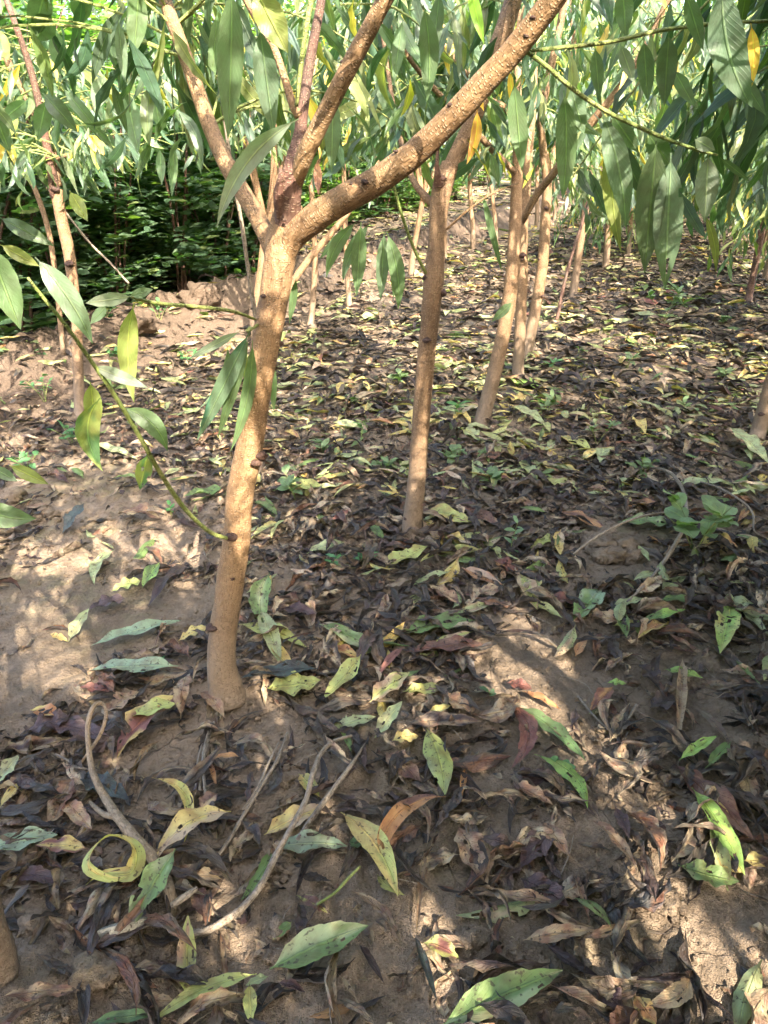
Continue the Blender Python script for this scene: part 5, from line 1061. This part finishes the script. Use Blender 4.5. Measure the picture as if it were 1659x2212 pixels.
# ------------------------------------------------------------------ twigs, root, stick, stalks
def stick(name, cat, label, pts, mat, n=40, seg=9, rough=.12, group=None, forks=(), seed=0):
    X = np.array([G(u_, v_, h_) for u_, v_, w_, h_ in pts]); _, _, d = proj(X); r = np.array([p[2] for p in pts]) / 2 * d / FPX; org = X[0].copy()
    B = Buf(); B.add(*tube_arrays(X, r, n, seg, rough, seed=seed)); o = B.build(name, mat, origin=org); o.location = org; tag(o, label, cat, group)
    for fp_ in forks:
        X = np.array([G(u_, v_, h_) for u_, v_, w_, h_ in fp_]); _, _, d = proj(X); r = np.array([p[2] for p in fp_]) / 2 * d / FPX
        B = Buf(); B.add(*tube_arrays(X, r, 24, 8, rough, seed=seed + 5)); B.build('side_branch', mat, o, origin=org)
    return o
def k5(*l): return [(*c5(a, b_), w_ / 2, h_) for a, b_, w_, h_ in l]
def k6(*l): return [(*c6(a, b_), w_ / 2, h_) for a, b_, w_, h_ in l]
def k4(*l): return [(*c4(a, b_), w_ / 2, h_) for a, b_, w_, h_ in l]
stick('bent_root', 'root', 'brown bent root rising in a loop at the left foreground', k5((325, 640, 10, .012), (385, 560, 14, .04), (435, 480, 16, .07), (458, 400, 17, .09), (440, 350, 18, .10), (405, 365, 20, .10), (380, 440, 22, .09), (385, 560, 24, .07), (405, 660, 28, .055), (455, 760, 36, .045), (530, 870, 44, .04), (600, 950, 48, .035), (665, 1030, 54, .03), (720, 1130, 56, .02), (745, 1230, 50, .005), (740, 1300, 40, -.01)), M_ROOT, n=90, seg=14,
      forks=[k5((500, 840, 30, .04), (450, 830, 24, .035), (390, 780, 18, .025))])
TW = 'dry twigs lying in the foreground'
stick('dry_twig', 'twig', 'long grey dry twig bending down left from the centre', k5((1520, 490, 12, .03), (1440, 515, 16, .04), (1385, 570, 20, .05), (1350, 660, 24, .055), (1320, 770, 24, .055), (1240, 920, 26, .05), (1190, 1010, 28, .045), (1130, 1130, 30, .04), (1060, 1220, 32, .035), (980, 1285, 34, .03), (880, 1335, 30, .025), (780, 1335, 30, .02), (690, 1290, 34, .015)), M_TWIG, n=80, group=TW)
stick('dry_twig', 'twig', 'straight grey dry twig just right of the long bending one', k5((1578, 525, 8, .03), (1500, 640, 20, .03), (1400, 775, 26, .03), (1340, 860, 26, .028), (1285, 940, 22, .02)), M_TWIG, group=TW, seed=4)
stick('dry_twig', 'twig', 'thin split dry twig left of the long bending one', k5((1242, 478, 12, .03), (1200, 590, 15, .03), (1140, 690, 15, .03), (1060, 820, 16, .028), (990, 940, 16, .022), (930, 1020, 16, .02), (840, 1090, 16, .015), (750, 1150, 14, .01)), M_TWIG, n=60, group=TW, seed=6,
      forks=[k5((1205, 520, 8, .03), (1160, 610, 11, .03), (1120, 700, 12, .03), (1050, 810, 12, .03))])
stick('straw_bundle', 'straw', 'pale grooved straw stalks side by side below the trunk', k5((925, 430, 10, .02), (890, 540, 14, .02), (868, 650, 15, .02), (862, 750, 14, .016)), M_TWIG, n=30, seed=7,
      forks=[k5((900, 470, 8, .025), (880, 560, 13, .024), (880, 660, 14, .024), (890, 760, 14, .02)), k5((885, 480, 6, .018), (862, 570, 10, .018), (848, 660, 11, .018), (845, 745, 11, .014))])
stick('wood_stick', 'stick', 'flat grey broken stick end lying at the lower left', k5((368, 1378, 58, .015), (440, 1350, 60, .018), (560, 1315, 56, .022), (640, 1290, 44, .02), (700, 1275, 30, .01)), M_GREY, n=30, seg=5, rough=.12, seed=8)
stick('dry_twig', 'twig', 'short grey twig leaning across the root end', k5((740, 1225, 26, .035), (800, 1185, 30, .04), (850, 1150, 20, .04)), M_TWIG, n=16, group=TW, seed=9)
stick('leaf_stalk', 'stalk', 'smooth yellow-green leaf stalk under the large yellow leaf', k5((1370, 1220, 12, .02), (1450, 1165, 12, .03), (1500, 1110, 14, .03), (1555, 1055, 12, .03)), M_STEM, n=20)
stick('straw_stalk', 'straw', 'thin pale straw lying beside the lit soil strip', k6((838, 320, 12, .015), (900, 395, 10, .018), (960, 455, 8, .015), (1005, 500, 6, .01)), M_TWIG, n=16, seed=3)
stick('dry_twig', 'twig', 'short twig right of the thin pale straw', k6((1092, 358, 14, .02), (1060, 410, 12, .018), (1015, 465, 8, .012)), M_TWIG, n=12, group=TW, seed=2)
stick('dry_stalk', 'stalk', 'pale bowed straw stalk left of the lobed weed', k4((780, 1085, 8, .012), (880, 1000, 10, .05), (1000, 930, 10, .08), (1120, 885, 10, .08), (1225, 870, 10, .06), (1280, 880, 8, .03)), M_TWIG, n=30, rough=.05, seed=3)
stick('dry_stalk', 'stalk', 'long grey curving stem passing under the lobed weed', k4((1120, 675, 10, .03), (1220, 690, 14, .05), (1280, 750, 15, .06), (1305, 830, 16, .06), (1300, 920, 17, .05), (1250, 1020, 18, .04), (1190, 1110, 16, .03), (1120, 1190, 14, .03), (1000, 1305, 10, .015)), M_TWIG, n=50, seed=3)
stick('dry_stalk', 'stalk', 'thin grey stem arching right over the lobed weed', k4((1368, 738, 8, .05), (1450, 765, 10, .07), (1550, 825, 10, .08), (1595, 880, 10, .06), (1600, 950, 8, .04), (1659, 985, 8, .02)), M_TWIG, n=40, seed=3)
stick('leaf_stalk', 'stalk', 'thin pale leaf stalk above the striped leaf at left', k5((240, 570, 8, .02), (300, 600, 9, .03), (330, 625, 9, .03), (420, 640, 7, .03)), M_TWIG, n=16, seed=3)
def pole(name, cat, label, pts, mat):
    X, r = LP(pts); org = X[0].copy(); B = Buf(); B.add(*tube_arrays(X, r, 30, 8, .05)); o = B.build(name, mat, origin=org); o.location = org; tag(o, label, cat)
pole('dry_cane', 'cane', 'thin leaning grey cane just left of the forked trunk', [(556, 705, 1.6, 11), (545, 640, 1.6, 10), (533, 560, 1.6, 9), (520, 470, 1.6, 9), (505, 390, 1.6, 9), (488, 280, 1.6, 8), (472, 160, 1.6, 7), (466, 130, 1.6, 5)], M_TWIG)
pole('dry_cane', 'cane', 'thin pale twig slanting down right above the soil bank', [(278, 612, 3.9, 5), (240, 570, 3.9, 5), (190, 520, 3.9, 5), (120, 430, 3.9, 4), (40, 330, 3.9, 4)], M_TWIG)

# ------------------------------------------------------------------ weeds and seedlings
M_WEED = leaf_material('weed_leaf', .3, .5, (1.4, 1.2, 1.4), 1.4)
def weed(u, v, hgt, n, ll, lw, c, label, seed, lean=(0, 0), oval=True, nstem=1, tall=False):
    rg = np.random.default_rng(seed); o = G(u, v); root = empty('weed', o); tag(root, label, 'weed', 'small weeds sprouting on the ground'); st = []; B = Buf()
    for k in range(nstem):
        az = rg.uniform(0, 6.28); sp = 0 if nstem == 1 else rg.uniform(.2, .7) * hgt; tip = np.array([math.cos(az) * sp + lean[0], math.sin(az) * sp + lean[1], hgt * rg.uniform(.7, 1)])
        pl = np.array([[0, 0, -.01], tip * .35 + [0, 0, hgt * .1], tip * .7 + [0, 0, hgt * .06], tip]); t = Buf(); t.add(*tube_arrays(pl, [.0016, .0013, .001, .0006], 12, 5, .02, seed=k)); t.build('stem', M_STEM, root); st.append(catmull(pl, 20))
    for i in range(n):
        c_ = st[i % nstem]; f = rg.uniform(.3, 1) if not tall else (i + 1) / n; b0 = c_[int(f * 19)]; az = i * 2.4 + rg.uniform(-.3, .3)
        d = unit(np.array([math.cos(az), math.sin(az), rg.uniform(-.1, .7)])); L = ll * rg.uniform(.65, 1.15)
        B.add(*leaf_arrays(b0, d, unit(np.array([0, 0, 1.0]) + rg.normal(0, .25, 3) - d * .2), L, L * lw, bend=-.5, fold=.15, wave=.06, cols=np.array(c) * rg.uniform(.8, 1.2), nv=7, nu=4, oval=oval, rg=rg))
    B.build('foliage', M_WEED, root)
weed(1500, 1190, .17, 20, .075, .85, (.15, .25, .09), 'lobed round-leaved weed at the right of the clod heap', 1, nstem=5)
weed(1100, 1200, .13, 7, .035, .4, (.12, .22, .09), 'tall thin seedling standing alone right of the second trunk', 2, lean=(.015, .0), tall=True)
weed(790, 1225, .035, 12, .04, .4, (.06, .19, .06), 'bright leafy seedling patch between the first two trunks', 3, nstem=4, oval=False)
weed(715, 1230, .04, 5, .04, .35, (.06, .18, .06), 'small seedling just left of the leafy patch', 4, nstem=2, oval=False)
weed(1210, 1664, .02, 5, .025, .8, (.07, .18, .06), 'tiny clover-like sprout under the arching bright leaf', 5, nstem=3)
weed(1062, 1508, .02, 5, .022, .6, (.07, .15, .06), 'tiny grey-green sprout left of the dark red leaf', 6, nstem=3)
weed(60, 1020, .07, 14, .05, .4, (.07, .19, .06), 'leafy weed at the left edge below the arching shoot', 7, nstem=4, oval=False)
weed(370, 1110, .03, 8, .025, .6, (.06, .2, .05), 'tiny bright weed left of the forked trunk', 8, nstem=3)
weed(1430, 700, .24, 30, .10, .4, (.10, .18, .07), 'leafy seedling in the mid-distance at right', 9, nstem=4, oval=False)
weed(1190, 800, .05, 7, .05, .4, (.06, .17, .05), 'low weed right of the fourth trunk', 10, nstem=3)
weed(980, 905, .08, 9, .06, .35, (.07, .2, .05), 'grassy sprout left of the third trunk foot', 11, nstem=3, oval=False)
weed(780, 950, .08, 7, .045, .6, (.10, .2, .06), 'small weed with round leaves left of the second trunk', 12, nstem=2)
weed(340, 1440, .02, 6, .02, .5, (.05, .17, .05), 'tiny ferny sprout beside the speckled bluish leaf', 13, nstem=3)
weed(40, 640 + 60, .25, 60, .06, .3, (.20, .26, .05), 'pale yellow-green weed clump at the far left below the shrubs', 14, nstem=9, oval=False)
rr = np.random.default_rng(3)
names = ['first', 'second', 'third', 'fourth', 'fifth', 'sixth', 'seventh', 'eighth', 'ninth', 'tenth', 'eleventh', 'twelfth', 'thirteenth', 'fourteenth']
wl = sorted([(20, 830), (90, 800), (110, 870), (240, 780), (300, 745), (350, 700), (230, 700), (400, 790), (140, 960), (470, 620), (430, 600), (260, 830), (180, 640), (330, 620)])
for i, (a, b_) in enumerate(wl): weed(a + rr.normal(0, 6), b_ + rr.normal(0, 6), rr.uniform(.05, .14), 14, .05, .4, (.06, .17, .055), 'low green weed by the soil bank at left, %s from the left edge' % names[i], 60 + i, nstem=4, oval=bool(i % 2))

wl = sorted([(700, 985), (760, 880), (830, 1020), (985, 1010), (1060, 1050), (1180, 900), (1290, 960), (1350, 800), (1480, 900), (1570, 820), (1450, 640), (1560, 700), (1250, 770), (860, 830), (640, 1080), (1390, 1030)])
for i, (a, b_) in enumerate(wl): weed(a, b_, rr.uniform(.04, .11), int(rr.integers(8, 16)), rr.uniform(.035, .06), rr.uniform(.35, .6), (.11, .19, .07), 'small green seedling in the litter right of the forked trunk, %s from the left' % ORD[i + 1], 90 + i, nstem=int(rr.integers(2, 5)), oval=bool(i % 2))

# ------------------------------------------------------------------ clods and crumbs of soil
bpy.ops.mesh.primitive_ico_sphere_add(subdivisions=3, radius=1); t_ = bpy.context.object; icoV = np.array([v_.co[:] for v_ in t_.data.vertices]); icoF = np.array([p_.vertices[:] for p_ in t_.data.polygons]); bpy.data.objects.remove(t_)
bpy.ops.mesh.primitive_ico_sphere_add(subdivisions=1, radius=1); t_ = bpy.context.object; sV = np.array([v_.co[:] for v_ in t_.data.vertices]); sF = np.array([p_.vertices[:] for p_ in t_.data.polygons]); bpy.data.objects.remove(t_)
def clod(u, v, wpx, label, seed, pieces=1):
    c = G(u, v); _, _, d = proj(c); r = wpx / 2 * d[0] / FPX; rg = np.random.default_rng(seed); Vs, Fs, n = [], [], 0
    for k in range(pieces):
        q = icoV.copy(); f = 1 + .75 * (fbm(q[:, 0] * 1.7 + seed + k * 3, q[:, 1] * 1.7 + q[:, 2] * 1.3, 3, seed + k) - .5) * 2 + .5 * np.abs(fbm(q[:, 0] * 5 + k, q[:, 1] * 5 + q[:, 2] * 4.1 + seed, 2, 4) - .5) * 2
        if pieces == 1: off, rr_ = np.zeros(3), r
        else: a = rg.uniform(0, 6.28); m = r * rg.uniform(0, 1) ** .6; off = np.array([math.cos(a) * m, math.sin(a) * m, 0]); rr_ = r * rg.uniform(.14, .34); off[2] = (1 - m / r) * r * .25
        Vs.append(q * f[:, None] * rr_ * np.array([1, 1, .68]) + off + [0, 0, rr_ * .25]); Fs.append(icoF + n); n += len(q)
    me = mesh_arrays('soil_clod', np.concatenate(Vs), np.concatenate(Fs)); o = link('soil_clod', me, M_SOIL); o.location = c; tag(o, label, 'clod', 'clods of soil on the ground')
for i, (a, b_, w_, lab, pc) in enumerate([(72, 2000, 50, 'rounded pinkish clod near the bottom left trunk base', 1), (1440, 1960, 90, 'crumbly grey clod heap beside the lit strip at lower right', 24), (1325, 1185, 120, 'heap of small dry clods right of the second trunk', 60), (270, 2070, 110, 'cluster of crumbs below the flat stick', 18),
        (1010, 2040, 50, 'flat pale clod right of the bare soil patch at bottom', 1), (1065, 2100, 40, 'upright pale clod at the bottom centre', 1), (1100, 2050, 60, 'small clod cluster at the bottom centre', 12), (120, 2290 - 90, 70, 'clod heap at the bottom left edge', 16), (600, 2010, 44, 'small pale clod left of the big oval leaf', 1),
        (590, 2070, 46, 'pinkish clod beneath the big oval leaf', 1), (1150, 1970, 28, 'small grey clod under the long wavy leaf', 1), (200, 2110, 90, 'long dark clod at the lower left', 1), (30, 1080, 50, 'earthy lump at the left edge', 1), (105, 1115, 70, 'cluster of lumps left of the arching shoot', 10), (560, 1590, 40, 'small lumpy clod right of the trunk foot', 8),
        (620, 1690, 34, 'round clod beside the split twig', 1), (590, 1890, 70, 'dark crumbly heap beside the long forked twig', 14), (350, 665, 60, 'large block of earth on the soil bank', 1), (430, 650, 70, 'second block of earth on the soil bank', 1), (300, 700, 60, 'third block of earth, lowest on the soil bank', 1), (480, 700, 40, 'fourth block of earth at the right end of the bank', 1),
        (385, 1150, 26, 'small lit clod left of the forked trunk', 6), (500, 1730, 46, 'grey crumbly clod near the straw bundle', 10), (1350, 1650, 50, 'lit crumbly clods at the head of the sun strip', 10)]): clod(a, b_, w_, lab, 200 + i, pc)
rgc = np.random.default_rng(71); x, y = scatter(19000, .5, 3.6, rgc, 1.5); n = len(x); r = rgc.uniform(.0012, .0042, n) * (1 + 1.2 * (rgc.random(n) < .08)); k = fbm(x * 4, y * 4, 2, 7) > .42; x, y, r = x[k], y[k], r[k]; n = len(x)
Vc = sV[None] * (1 + rgc.uniform(-.28, .28, (n, len(sV), 1))) * r[:, None, None] * np.array([1, 1, .8]) + np.stack([x, y, height(x, y) + r * .3], -1)[:, None]
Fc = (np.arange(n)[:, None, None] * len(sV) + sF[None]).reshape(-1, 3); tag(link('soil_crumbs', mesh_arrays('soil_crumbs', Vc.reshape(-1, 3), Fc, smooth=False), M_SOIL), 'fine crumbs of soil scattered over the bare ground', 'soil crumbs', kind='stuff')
print('shrubs', ns, 'objects', len(bpy.data.objects))
